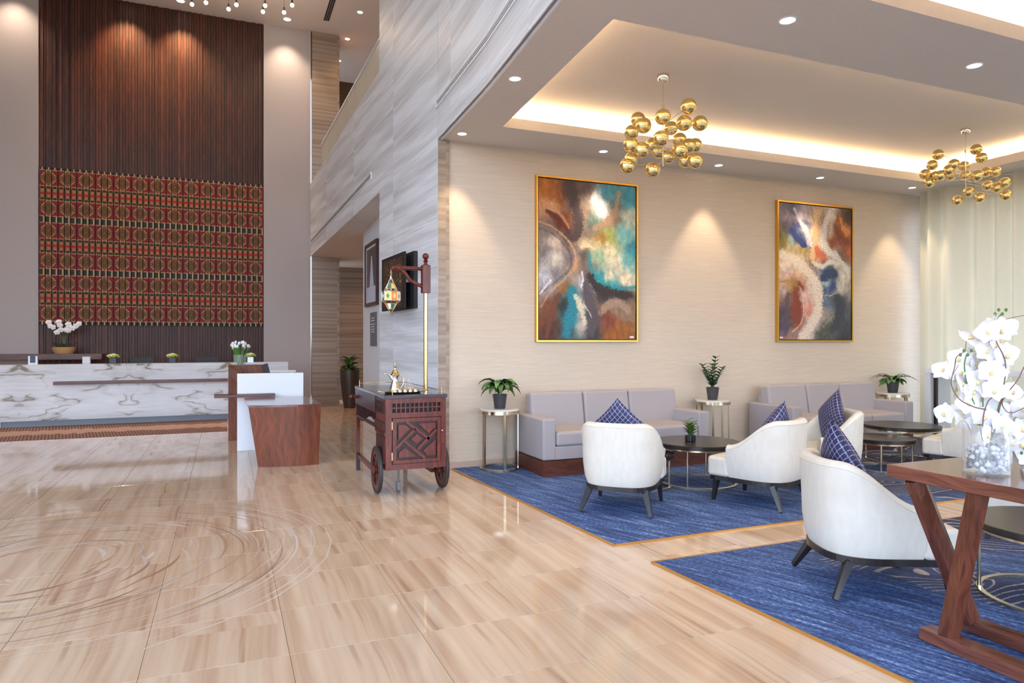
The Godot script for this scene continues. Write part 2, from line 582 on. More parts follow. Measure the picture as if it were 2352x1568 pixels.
const PAINT_B := [.05, .04, 120, 115, 130, .15, .03, 90, 90, 110, .25, .08, 215, 210, 220, .1, .1, 170, 155, 160, .38, .06, 170, 155, 160, .38, .12, 70, 75, 115, .25, .15, 60, 70, 120, .1, .16, 110, 100, 110, .2, .22, 40, 65, 130, .3, .25, 45, 65, 120, .15, .28, 150, 175, 170, .4, .24, 215, 205, 205, .35, .18, 225, 220, 225, .05, .28, 130, 115, 60, .3, .33, 180, 155, 90, .15, .34, 190, 165, 115, .48, .08, 215, 190, 150, .5, .2, 230, 195, 150, .6, .1, 160, 130, 115, .72, .05, 225, 215, 205, .66, .15, 195, 180, 165, .6, .27, 230, 220, 210, .85, .08, 140, 85, 55, .95, .05, 70, 60, 60, .92, .14, 215, 140, 85, .8, .18, 120, 62, 42, .7, .25, 135, 70, 45, .9, .26, 125, 68, 48, .95, .32, 190, 105, 75, .45, .32, 100, 110, 130, .52, .34, 205, 110, 75, .6, .37, 190, 110, 80, .5, .41, 225, 180, 140, .7, .33, 190, 180, 170, .85, .38, 110, 90, 80, .8, .42, 225, 220, 205, .92, .5, 215, 205, 190, .85, .58, 200, 195, 180, .95, .6, 175, 165, 150, .1, .4, 225, 210, 185, .25, .42, 228, 212, 190, .1, .48, 215, 195, 180, .3, .48, 220, 195, 170, .1, .53, 200, 165, 150, .45, .42, 110, 95, 85, .6, .45, 70, 95, 130, .72, .48, 60, 70, 85, .5, .5, 140, 140, 145, .62, .55, 165, 190, 190, .72, .57, 40, 65, 120, .6, .62, 60, 85, 125, .45, .57, 225, 210, 195, .3, .55, 205, 165, 135, .15, .58, 165, 130, 70, .05, .62, 180, 160, 155, .25, .62, 110, 55, 42, .15, .7, 135, 95, 85, .22, .78, 125, 60, 45, .08, .8, 80, 70, 85, .1, .9, 75, 70, 95, .25, .88, 130, 65, 48, .35, .68, 220, 190, 180, .42, .75, 215, 150, 130, .5, .68, 225, 212, 200, .5, .82, 215, 195, 185, .4, .9, 215, 200, 190, .35, .97, 205, 195, 190, .15, .96, 150, 120, 110, .62, .72, 95, 115, 140, .75, .7, 80, 88, 100, .85, .72, 60, 66, 80, .75, .85, 110, 105, 100, .6, .82, 150, 140, 135, .65, .92, 70, 76, 72, .85, .88, 62, 70, 80, .9, .97, 50, 56, 66, .55, .97, 75, 82, 78]

const RIBBON_A := [[70, 58, 60, .05, .3, 0, .35, .12, .4, .28, .36, .36], [172, 140, 116, .035, .55, .29, .67, .25, .77, .18, .82, .04], [30, 150, 165, .025, .5, .46, .54, .57, .64, .64, .8, .67, 1, .655], [48, 40, 42, .045, .51, .6, .6, .67, .75, .7, .95, .71], [165, 140, 120, .04, .62, .83, .7, .78, .82, .76, .93, .82], [140, 85, 60, .012, .5, .66, .57, .74, .62, .82, .63, .96], [25, 130, 150, .05, .32, .68, .34, .78, .3, .88, .27, .97], [225, 215, 185, .03, .36, .72, .42, .8, .46, .9], [84, 78, 86, .05, .46, .62, .5, .75, .55, .86, .53, .97], [205, 162, 122, .014, 0, .27, .14, .3, .28, .37, .36, .46, .35, .55, .24, .63, .12, .7, .02, .8], [96, 86, 88, .012, 0, .31, .14, .34, .26, .41, .32, .48, .3, .56, .18, .63, .05, .7], [235, 235, 238, .012, .43, .57, .44, .62, .42, .67], [226, 226, 232, .006, .44, .78, .5, .82, .53, .86], [232, 232, 236, .01, .01, .72, .08, .66, .12, .63], [110, 60, 38, .03, .2, .72, .14, .8, .1, .9, .08, .99], [196, 140, 100, .02, .03, .14, .12, .17, .22, .22, .3, .3], [90, 36, 28, .025, .08, .2, .2, .25, .3, .32], [236, 214, 172, .02, .42, .41, .5, .4, .56, .42]]
const RIBBON_B := [[228, 222, 214, .045, .7, .02, .62, .15, .6, .25, .68, .33, .82, .38, .95, .47], [222, 216, 204, .03, .45, .42, .58, .45, .7, .41, .82, .42], [232, 190, 145, .045, .5, .04, .5, .2, .47, .3, .45, .4], [220, 216, 226, .03, .2, .03, .28, .12, .38, .2, .44, .3], [228, 214, 196, .065, .02, .37, .2, .41, .38, .49, .5, .58, .53, .68, .52, .8, .42, .9, .3, .99], [210, 150, 130, .014, .04, .5, .2, .53, .33, .59, .4, .7, .42, .82], [170, 130, 60, .014, .02, .58, .14, .57, .27, .61], [225, 205, 195, .012, .28, .61, .33, .74, .3, .87, .18, .94], [45, 62, 100, .05, .6, .54, .68, .5, .78, .5], [190, 180, 160, .006, .78, .71, .74, .81, .62, .89, .45, .96], [215, 195, 150, .006, .62, .67, .66, .66, .7, .668, .76, .65, .82, .645], [222, 146, 86, .025, .84, .07, .89, .15, .97, .17], [206, 112, 78, .03, .5, .31, .54, .36, .62, .38], [44, 64, 124, .035, .16, .18, .22, .24, .3, .28, .36, .3], [56, 62, 74, .06, .8, .68, .84, .8, .72, .94], [86, 78, 94, .03, .12, .66, .1, .78, .12, .92], [128, 62, 46, .05, .22, .66, .24, .76, .22, .86]]

func make_materials():
	M.wall_stone = mat(C(250, 250, 252), 0.4, 0.0, T.wall_stone, Vector3(0.42, 0.42, 0.42), true)
	M.wall_stone.metallic_specular = 0.35
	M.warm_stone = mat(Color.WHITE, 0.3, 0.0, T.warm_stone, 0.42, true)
	M.floor = mat(Color.WHITE, 0.06, 0.0, T.floor_stone)
	M.joint = mat(C(150, 128, 106), 0.6)
	M.inlay = [mat(C(222, 206, 190), 0.1), mat(C(214, 195, 176), 0.1), mat(C(184, 152, 126), 0.1), mat(C(168, 134, 108), 0.1), mat(C(204, 188, 172), 0.1)]
	M.paper = mat(C(229, 215, 197), 0.85, 0.0, T.paper, 0.8, true)
	M.grey = mat(C(188, 180, 177), 0.85, 0.0, T.plaster, 0.6, true)
	M.white_wall = mat(C(222, 224, 228), 0.6, 0.0, T.plaster, 0.6, true)
	M.ceil = mat(C(224, 218, 213), 0.9, 0.0, T.plaster, 0.6, true)
	M.slat = [mat(C(100, 52, 34), 0.5, 0.0, T.wood, 0.9), mat(C(88, 45, 30), 0.5, 0.0, T.wood, 0.9), mat(C(110, 58, 38), 0.5, 0.0, T.wood, 0.9)]
	M.pattern = mat(Color.WHITE, 0.7, 0.0, T.pattern)
	M.walnut = mat(C(128, 74, 54), 0.25, 0.0, T.wood, 1.4)
	M.walnut_u = mat(C(168, 104, 78), 0.28, 0.0, T.wood_u, 1.4)
	M.walnut_v = mat(C(150, 94, 76), 0.14, 0.0, T.wood)
	M.red_wood = mat(C(150, 78, 42), 0.45, 0.0, T.wood, 1.1)
	M.red_wood_u = mat(C(122, 74, 62), 0.35, 0.0, T.wood_u, 1.1)
	M.mahogany = mat(C(130, 54, 40), 0.25, 0.0, T.wood, 2.0)
	M.mahogany_dark = mat(C(70, 28, 25), 0.3, 0.0, T.wood, 2.0)
	M.plinth = mat(C(120, 62, 42), 0.35, 0.0, T.wood_u, 1.2)
	M.desk_marble = mat(Color.WHITE, 0.12, 0.0, T.white_marble)
	M.white_gloss = mat(C(232, 236, 242), 0.15)
	M.steel = mat(C(176, 182, 188), 0.3, 1.0)
	M.chrome = mat(C(214, 208, 198), 0.16, 1.0)
	M.brass = mat(C(216, 190, 138), 0.2, 1.0)
	M.champagne = mat(C(214, 200, 172), 0.22, 1.0)
	M.gold = mat(C(255, 228, 158), 0.26, 1.0, T.gold, 3.0)
	M.frame_gold = mat(C(222, 176, 84), 0.3, 1.0)
	M.black = mat(C(34, 32, 34), 0.18)
	M.black_wood = mat(C(40, 34, 33), 0.3)
	M.leg = mat(C(38, 34, 34), 0.25)
	M.rubber = mat(C(52, 48, 50), 0.5)
	M.sofa = mat(C(180, 174, 176), 0.9, 0.0, T.cloth, 3.0)
	M.chair = mat(C(226, 221, 208), 0.55, 0.0, T.velvet, 2.0)
	M.chair.rim_enabled = true
	M.chair.rim = 0.15
	M.piping = mat(C(222, 214, 196), 0.6)
	M.cushion = mat(Color.WHITE, 0.6, 0.0, T.grid)
	M.carpet = [mat(Color.WHITE, 0.95, 0.0, T.carpet0), mat(Color.WHITE, 0.95, 0.0, T.carpet1)]
	M.carpet_edge = mat(C(206, 150, 74), 0.35, 0.6)
	M.marble_top = mat(C(232, 226, 218), 0.2, 0.0, T.plaster, 2.0)
	M.pot = mat(C(62, 60, 66), 0.45)
	M.soil = mat(C(48, 36, 28), 0.95)
	M.leaf = [mat(C(58, 98, 46), 0.4), mat(C(84, 126, 66), 0.4), mat(C(40, 74, 38), 0.35)]
	M.leaf_light = mat(C(132, 168, 70), 0.5)
	M.petal = mat(C(250, 249, 250), 0.6)
	M.petal.backlight_enabled = true
	M.petal.backlight = Color(0.5, 0.5, 0.5)
	M.lip = mat(C(236, 214, 150), 0.6)
	M.twig = mat(C(122, 82, 78), 0.6)
	M.stem = mat(C(92, 128, 70), 0.5)
	M.pebble = [mat(C(214, 214, 218), 0.6), mat(C(92, 94, 104), 0.6), mat(C(156, 158, 168), 0.6)]
	M.glass = mat(Color(0.95, 0.98, 0.98, 0.08), 0.02)
	M.glass.transparency = BaseMaterial3D.TRANSPARENCY_ALPHA
	M.curtain = mat(C(238, 234, 220), 0.9, 0.0, T.cloth, 1.5)
	M.curtain.backlight_enabled = true
	M.curtain.backlight = Color(0.8, 0.78, 0.7)
	M.vent = mat(C(240, 243, 246), 0.4)
	M.vent_dark = mat(C(70, 74, 80), 0.6)
	M.dark = mat(C(34, 32, 34), 0.5)
	M.lamp = glow(C(255, 246, 232), 7.0)
	M.lamp_dim = glow(C(255, 236, 210), 5.0)
	M.cove = glow(C(255, 226, 178), 3.0)
	M.paint = [mat(Color.WHITE, 0.55, 0.0, T.paint0), mat(Color.WHITE, 0.55, 0.0, T.paint1)]
	M.panel = mat(Color.WHITE, 0.6, 0.0, T.panel)
	M.portrait = mat(Color.WHITE, 0.3, 0.0, T.portrait)
	M.border = mat(Color.WHITE, 0.6, 0.0, T.border)
	M.border.metallic_specular = 0.2
	M.frame_dark = mat(C(62, 34, 38), 0.35)
	M.brown_wall = mat(C(96, 66, 40), 0.6)
	M.hydrangea = mat(C(222, 222, 170), 0.6)
	M.tulip_stem = mat(C(84, 142, 56), 0.5)
	M.low_top = mat(C(150, 112, 104), 0.14, 0.0, T.wood_u, 1.1)
	M.cart_top = mat(C(70, 64, 72), 0.12)
	M.lantern_pane = [mat(C(240, 238, 226), 0.3), mat(C(226, 132, 30), 0.25), mat(C(226, 202, 110), 0.25), mat(C(70, 120, 84), 0.25)]
	M.leaf_green = mat(C(96, 138, 46), 0.45)
	M.notice = mat(C(98, 96, 100), 0.35)
	M.notice_text = mat(C(222, 222, 226), 0.5)
	M.castor = mat(C(120, 120, 124), 0.4)
	M.kick = mat(C(118, 128, 138), 0.5)
	M.rail_panel = mat(C(206, 198, 178), 0.35)
	M.skirting = mat(C(196, 172, 152), 0.3)

func _ready():
	rng.seed = 7
	# ---- camera
	var cam = Camera3D.new()
	cam.name = "camera"
	cam.position = V(0, 1.5, 0)
	cam.rotation_degrees = V(0, -22.6868, 0)
	cam.fov = 52.94
	cam.near = 0.05
	cam.far = 200.0
	cam.current = true
	add_child(cam)
	# ---- sky and exposure
	var env = Environment.new()
	var sm = ProceduralSkyMaterial.new()
	sm.sky_top_color = C(186, 212, 250)
	sm.sky_horizon_color = C(236, 242, 250)
	sm.ground_horizon_color = C(206, 206, 202)
	sm.ground_bottom_color = C(170, 166, 160)
	sm.sky_energy_multiplier = 2.2
	sm.ground_energy_multiplier = 1.0
	var sky = Sky.new()
	sky.sky_material = sm
	env.background_mode = Environment.BG_SKY
	env.sky = sky
	env.tonemap_mode = Environment.TONE_MAPPER_LINEAR
	env.tonemap_exposure = 1.16
	env.sdfgi_enabled = true
	env.ssao_enabled = true
	env.ssil_enabled = true
	var we = WorldEnvironment.new()
	we.name = "environment"
	we.environment = env
	add_child(we)
	make_textures()
	make_materials()
	build_floor()
	build_lobby()
	build_corridor()
	build_lounge_shell()
	build_lounge_ceiling()
	build_lobby_lights()
	build_reception()
	build_cart()
	build_lounge_furniture()
	build_plants()
	build_art()
	build_chandeliers()
	build_console()

# ------------------------------------------------------------------ lights
func area(called, at, size, rot, col, e, parent):
	var l = AreaLight3D.new()
	l.name = called
	l.area_size = size
	l.position = at
	l.rotation_degrees = rot
	l.light_color = col
	l.light_energy = e
	l.shadow_enabled = true
	parent.add_child(l, true)

func spot(at, target, ang, blend, col, e, size, parent):
	var l = SpotLight3D.new()
	l.name = "spot"
	parent.add_child(l, true)
	var up = Vector3.FORWARD if absf((target - at).normalized().y) > 0.98 else Vector3.UP
	l.transform = Transform3D(Basis.looking_at(target - at, up), at)
	l.spot_angle = ang
	l.spot_angle_attenuation = blend
	l.spot_range = 30.0
	l.spot_attenuation = 2.0
	l.light_color = col
	l.light_energy = e
	l.light_size = size
	l.shadow_enabled = true

func omni(at, col, e, size, parent):
	var l = OmniLight3D.new()
	l.name = "bulb_light"
	l.position = at
	l.light_color = col
	l.light_energy = e
	l.omni_range = 30.0
	l.omni_attenuation = 2.0
	l.light_size = size
	l.shadow_enabled = true
	parent.add_child(l, true)

var down_ring
var down_disc
func downlight(at, r, label, group, col, e, ang, target = null, blend = 0.7, lamp = null):
	var t = thing("downlight", label, "light", at, 0.0, group)
	var a = MB.new()
	a.lathe([Vector2(r * 1.3, 0.0), Vector2(r * 1.28, -0.006), Vector2(r, -0.006), Vector2(r, 0.0)], 24)
	part("trim_ring", a, M.white_gloss, t)
	var b = MB.new()
	b.lathe([Vector2(0, -0.0045), Vector2(r, -0.0045)], 24)
	b.lathe([Vector2(r, -0.0045), Vector2(r, 0.0)], 24)
	part("lens", b, lamp if lamp else M.lamp, t)
	var d = V(0, -1, 0) if target == null else (target - at).normalized()
	spot(V(0, -0.02, 0), V(0, -0.02, 0) + d, ang, blend, col, e, r, t)
	return t

# ------------------------------------------------------------------ floor
func under_carpet(x, z):
	if z < -4.36 and z > -7.7 and x > 2.7: return true
	if z > -3.9 and x > 2.8: return true
	return false

func build_floor():
	var f = struct("floor")
	var s = MB.new()
	s.box(V(-10.2, -0.3, -19.2), V(10.7, -0.01, 5.2))
	part("slab", s, M.joint, f)
	var tw = 0.645
	var tl = 0.588
	var x0 = 0.93 - tw * 17
	var z0 = -3.44 + tl * 15
	# sixteen tile meshes, each with its own stretch of stone
	var variants = []
	for k in 16:
		var m = MB.new()
		var hx = tw * 0.5 - 0.001
		var hz = tl * 0.5 - 0.001
		var bv = 0.0012
		var top = [V(-hx + bv, 0, hz - bv), V(hx - bv, 0, hz - bv), V(hx - bv, 0, -hz + bv), V(-hx + bv, 0, -hz + bv)]
		var rim = [V(-hx, -bv, hz), V(hx, -bv, hz), V(hx, -bv, -hz), V(-hx, -bv, -hz)]
		var ou = (k % 4) * 0.25 + 0.004
		var ov = rng.randf()
		var uv = [Vector2(ou, ov), Vector2(ou + 0.242, ov), Vector2(ou + 0.242, ov + 0.24), Vector2(ou, ov + 0.24)]
		if k % 3 == 1: uv = [uv[1], uv[0], uv[3], uv[2]]
		m.quad(top[0], top[1], top[2], top[3], uv[0], uv[1], uv[2], uv[3])
		for i in 4:
			var j = (i + 1) % 4
			m.quad(rim[i], rim[j], top[j], top[i], uv[i], uv[j], uv[j], uv[i])
			m.quad(rim[i] - V(0, 0.0088, 0), rim[j] - V(0, 0.0088, 0), rim[j], rim[i], uv[i], uv[j], uv[j], uv[i])
		variants.append(m)
	var meshes = []
	for m in variants: meshes.append(m.mesh())
	var sN = sin(deg_to_rad(22.6868))
	var cN = cos(deg_to_rad(22.6868))
	var rest = MB.new()
	var count = 0
	for i in 33:
		var run = rng.randi_range(0, 15)
		for j in 42:
			var c = V(x0 + (i + 0.5) * tw, 0, z0 - (j + 0.5) * tl)
			if c.x < -10.1 or c.x > 10.4: continue
			if c.z > 4.9 or c.z < -19.1: continue
			if rng.randf() < 0.45: run = (run + rng.randi_range(1, 15)) % 16
			var depth = c.x * sN - c.z * cN
			var side = c.x * cN + c.z * sN
			var seen = depth > 2.6 and depth < 12.2 and absf(side) < depth * 0.747 + 0.7 and not under_carpet(c.x, c.z) and count < 290
			if seen:
				var o = part("floor_tile", meshes[run], M.floor, f)
				o.position = c
				count += 1
			else:
				var vm = variants[run]
				for k in 6:
					rest.v.append(vm.v[k] + c); rest.n.append(vm.n[k]); rest.u.append(vm.u[k])
	var ro = part("far_tiles", rest, M.floor, f)
	ro.set_meta("kind", "stuff")
	# round inlay of pale stone slivers swirling round a centre
	var cen = Vector2(-1.136, -5.496)
	var r2 = RandomNumberGenerator.new()
	r2.seed = 31
	var arcs = [[1.8826, 0.012, -1.75, 1.15], [1.74, 0.008, -1.3, 0.9], [1.62, 0.012, -0.7, 1.3]]
	for k in 240:
		var rad = 0.28 + 1.5 * pow(r2.randf(), 0.85)
		var a = r2.randf_range(-PI, PI)
		var len = r2.randf_range(0.25, 0.95)
		arcs.append([rad, r2.randf_range(0.004, 0.013) if rad > 1.15 else r2.randf_range(0.005, 0.034), a, a + len])
	for q in arcs:
		var m = MB.new()
		var seg = 14
		var off = cen + Vector2(r2.randf_range(-0.05, 0.05), r2.randf_range(-0.05, 0.05)) if q[0] < 1.8 else cen
		var y = 0.0006 + 0.00005 * r2.randi_range(0, 8)
		var grow = r2.randf_range(-0.1, 0.16) if q[0] < 1.6 else 0.0
		var prev = null
		for i in seg + 1:
			var t = float(i) / seg
			var ang = lerpf(q[2], q[3], t)
			var w = q[1] * (0.15 + 0.85 * sin(PI * t)) if q[0] < 1.85 else q[1]
			var d = Vector2(cos(ang), sin(ang))
			var ri = q[0] + grow * t
			var a1 = off + d * (ri - w * 0.5)
			var b1 = off + d * (ri + w * 0.5)
			if prev != null:
				m.quad(V(prev[0].x, y, prev[0].y), V(a1.x, y, a1.y), V(b1.x, y, b1.y), V(prev[1].x, y, prev[1].y))
			prev = [a1, b1]
		part("inlay_sliver", m, M.inlay[r2.randi_range(0, 4) if q[0] < 1.6 else 0], f)
	# woven stone border in front of the desk
	var b = MB.new()
	b.quad(V(-5.2, 0.001, -12.4), V(0.03, 0.001, -12.4), V(0.03, 0.001, -14.36), V(-5.2, 0.001, -14.36), Vector2(0, 1), Vector2(2.2, 1), Vector2(2.2, 0), Vector2(0, 0))
	part("border_strip", b, M.border, f)

# ------------------------------------------------------------------ lobby shell
func wx(d): return 2.28 - 0.0588 * (d - 7.7)
func wpt(d, off, y): return V(wx(d) + off, y, -d)
func soffit(d): return 3.737 - 0.0509 * (d - 10.25)
func rail_base(d): return 5.546 - 0.0782 * (d - 10.25)
func rail_top(d): return 6.196 - 0.0873 * (d - 10.25)

func wall_piece(d0, d1, lo0, lo1, hi0, hi1, th, m):
	# stretch of the tall wall between depths d0 (far) and d1 (near)
	m.hexa([wpt(d1, 0, lo1), wpt(d1, th, lo1), wpt(d0, th, lo0), wpt(d0, 0, lo0), wpt(d1, 0, hi1), wpt(d1, th, hi1), wpt(d0, th, hi0), wpt(d0, 0, hi0)])

func build_lobby():
	var w = struct("wall_right")
	var g = 0.0015
	for p in [[16.15, 12.26], [12.26, 10.25]]:
		var d0 = p[0] - g
		var d1 = p[1] + g
		var m = MB.new()
		wall_piece(d0, d1, soffit(d0), soffit(d1), rail_base(d0), rail_base(d1), 0.24, m)
		part("marble_panel", m, M.wall_stone, w)
	for p in [[10.25, 9.0], [9.0, 7.7]]:
		for h in [[0.0, 2.95], [2.95, 5.9], [5.9, CEIL]]:
			var m = MB.new()
			wall_piece(p[0] - g, p[1] + g, h[0] + g, h[0] + g, h[1] - g, h[1] - g, 0.12, m)
			part("marble_panel", m, M.wall_stone, w)
	# end of the wall where the lounge begins
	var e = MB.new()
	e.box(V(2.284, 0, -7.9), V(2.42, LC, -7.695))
	part("end_panel", e, M.warm_stone, w)  # same marble as the wall, warm lounge light put into its colour
	# wall over the lounge opening
	var fp = [Vector2(2.28, -7.69), Vector2(2.214, -5.889), Vector2(2.09, -4.263), Vector2(1.96, -2.6), Vector2(1.8, -0.6), Vector2(1.5, 4.6)]
	for i in fp.size() - 1:
		var a = fp[i]
		var b = fp[i + 1]
		for h in [[LC, 5.9, 0.012], [LC + 0.05, 5.9, 0.2], [5.9, CEIL, 0.2]]:
			var m = MB.new()
			var l = h[0] + g
			var t = h[1] - g
			var x0 = 0.0355 if h[2] == 0.2 and h[0] < 5.0 else 0.0
			m.hexa([V(b.x + x0, l, b.y - g), V(b.x + h[2], l, b.y - g), V(a.x + h[2], l, a.y + g), V(a.x + x0, l, a.y + g), V(b.x + x0, t, b.y - g), V(b.x + h[2], t, b.y - g), V(a.x + h[2], t, a.y + g), V(a.x + x0, t, a.y + g)])
			part("marble_panel" if x0 == 0.0 else "backing", m, M.wall_stone if x0 == 0.0 else M.ceil, w)
	# open groove under the marble, closed by a white angle
	var tr = struct("trim_1")
	var wt = MB.new()
	for i in fp.size() - 1:
		var a = fp[i]
		var b = fp[i + 1]
		wt.hexa([V(b.x + 0.035, LC - 0.012, b.y), V(b.x + 0.055, LC - 0.012, b.y), V(a.x + 0.055, LC - 0.012, a.y), V(a.x + 0.035, LC - 0.012, a.y), V(b.x + 0.035, LC + 0.06, b.y), V(b.x + 0.055, LC + 0.06, b.y), V(a.x + 0.055, LC + 0.06, a.y), V(a.x + 0.035, LC + 0.06, a.y)])
	part("white_angle", wt, M.white_gloss, tr)
	# two long air grilles in the wall
	var t1 = thing("air_grille", "long slim white air grille in the marble above the lounge opening", "vent", V(2.28, 4.27, -7.75))
	grille(t1, [fp[0] + Vector2(0.001, -0.05), fp[1], fp[2], fp[3], fp[4]], [4.225, 4.225, 4.225, 4.225, 4.225], [4.312, 4.312, 4.312, 4.312, 4.312])
	var t2 = thing("air_grille", "long slim white air grille in the marble above the corridor opening", "vent", V(2.1, 4.0, -10.7))
	grille(t2, [Vector2(wx(16.1), -16.1), Vector2(wx(10.72), -10.72)], [3.69, 4.035], [3.805, 4.142])
	# balcony railing over the corridor opening
	var r = thing("balcony_railing", "cream panelled balcony railing with pale handrail above the marble wall", "railing", V(2.0, 5.4, -12.5))
	var ds = [15.35, 14.6, 13.7, 12.9, 12.2, 11.5, 10.85, 10.27]
	for i in ds.size() - 1:
		var m = MB.new()
		var a = ds[i] - 0.012
		var b = ds[i + 1] + 0.012
		m.xf = Transform3D(Basis(), -r.position)
		m.hexa([wpt(b, 0.1, rail_base(b)), wpt(b, 0.13, rail_base(b)), wpt(a, 0.13, rail_base(a)), wpt(a, 0.1, rail_base(a)), wpt(b, 0.1, rail_top(b)), wpt(b, 0.13, rail_top(b)), wpt(a, 0.13, rail_top(a)), wpt(a, 0.1, rail_top(a))])
		part("rail_panel", m, M.rail_panel, r)
	var hr = MB.new()
	hr.xf = Transform3D(Basis(), -r.position)
	hr.bar(wpt(15.35, 0.115, rail_top(15.35) + 0.02), wpt(10.26, 0.115, rail_top(10.26) + 0.02), 0.06, 0.04)
	part("handrail", hr, M.white_gloss, r)
	# reception wall: grey plaster each side of the slatted zone
	var wf = struct("wall_far")
	var m1 = MB.new()
	m1.box(V(-10.2, 0, ZS - 0.3), V(-3.43, CEIL, ZS))
	part("plaster", m1, M.grey, wf)
	var m2 = MB.new()
	m2.box(V(0.785, 0, ZS - 0.3), V(1.735, CEIL, ZS))
	part("plaster", m2, M.grey, wf)
	var m3 = MB.new()
	m3.box(V(1.735, 0, ZS - 0.3), V(1.79, CEIL, ZS + 0.03))
	part("corner_bead", m3, M.grey, wf)
	var bk = MB.new()
	bk.box(V(-3.43, 0, ZS - 0.3), V(0.785, CEIL, ZS - 0.085))
	part("slat_backing", bk, M.slat[1], wf)
	# column and end walls
	var col = struct("wall_column")
	var cm = MB.new()
	cm.box(V(1.82, 0, -17.0), V(2.432, CEIL, -16.17))
	part("stone_cladding", cm, M.warm_stone, col)
	var wl = struct("wall_left")
	for z in [[-16.5, -6.3], [3.4, 5.2]]:
		var lm = MB.new()
		lm.box(V(-7.8, 0, z[0]), V(-7.5, CEIL, z[1]))
		part("plaster", lm, M.grey, wl)
	# glazed front: posts and rails between open bays, behind and left of the viewpoint
	var wn = struct("wall_near")
	for x in [-7.6, -5.5, -3.0, -0.5, 2.0, 4.8, 7.6, 10.5]:
		var pm = MB.new()
		pm.box(V(x - 0.1, 0, 4.9), V(x + 0.1, CEIL if x < 2.4 else LC, 5.1))
		part("mullion", pm, M.steel, wn)
	for y in [0.1, 3.9, 8.4]:
		var pm = MB.new()
		pm.box(V(-7.6, y - 0.1, 4.92), V(2.0, y + 0.1, 5.08))
		part("transom", pm, M.steel, wn)
	for z in [-6.2, -3.8, -1.4, 1.0, 3.3]:
		var pm = MB.new()
		pm.box(V(-7.7, 0, z - 0.1), V(-7.55, CEIL, z + 0.1))
		part("mullion", pm, M.steel, wl)
	var ce = struct("ceiling")
	var c1 = MB.new()
	c1.box(V(-10.2, CEIL, -19.2), V(6.6, CEIL + 0.3, 5.2))
	part("plaster", c1, M.ceil, ce)
	# slot diffuser in the lobby ceiling
	var sl = thing("slot_diffuser", "narrow dark slot diffuser in the lobby ceiling by the column", "vent", V(2.05, CEIL, -15.0))
	for k in 3:
		var sm2 = MB.new()
		sm2.box(V(-0.06 + k * 0.042, -0.006, -0.52), V(-0.028 + k * 0.042, 0.0, 1.6))
		part("slot", sm2, M.dark, sl)

func grille(t, pts, lo, hi):
	var fr = MB.new()
	var bk = MB.new()
	var sl = MB.new()
	var inv = Transform3D(Basis(), -t.position)
	fr.xf = inv; bk.xf = inv; sl.xf = inv
	for i in pts.size() - 1:
		var a = pts[i]
		var b = pts[i + 1]
		var f = 0.014
		for e in [[0, f], [1, f]]:
			var pa = V(a.x - 0.006, lo[i] + f * 0.5 if e[0] == 0 else hi[i] - f * 0.5, a.y)
			var pb = V(b.x - 0.006, lo[i + 1] + f * 0.5 if e[0] == 0 else hi[i + 1] - f * 0.5, b.y)
			fr.bar(pa, pb, 0.018, f)
		bk.quad(V(a.x - 0.002, lo[i], a.y), V(b.x - 0.002, lo[i + 1], b.y), V(b.x - 0.002, hi[i + 1], b.y), V(a.x - 0.002, hi[i], a.y))
		for k in 3:
			var q = (k + 1) / 4.0
			sl.bar(V(a.x - 0.005, lerpf(lo[i], hi[i], q), a.y), V(b.x - 0.005, lerpf(lo[i + 1], hi[i + 1], q), b.y), 0.01, 0.006)
	for e in [0, pts.size() - 1]:
		fr.bar(V(pts[e].x - 0.006, lo[e], pts[e].y), V(pts[e].x - 0.006, hi[e], pts[e].y), 0.018, 0.014, Vector3.RIGHT)
	part("frame", fr, M.vent, t)
	part("backing", bk, M.vent_dark, t)
	part("slat", sl, M.vent, t)

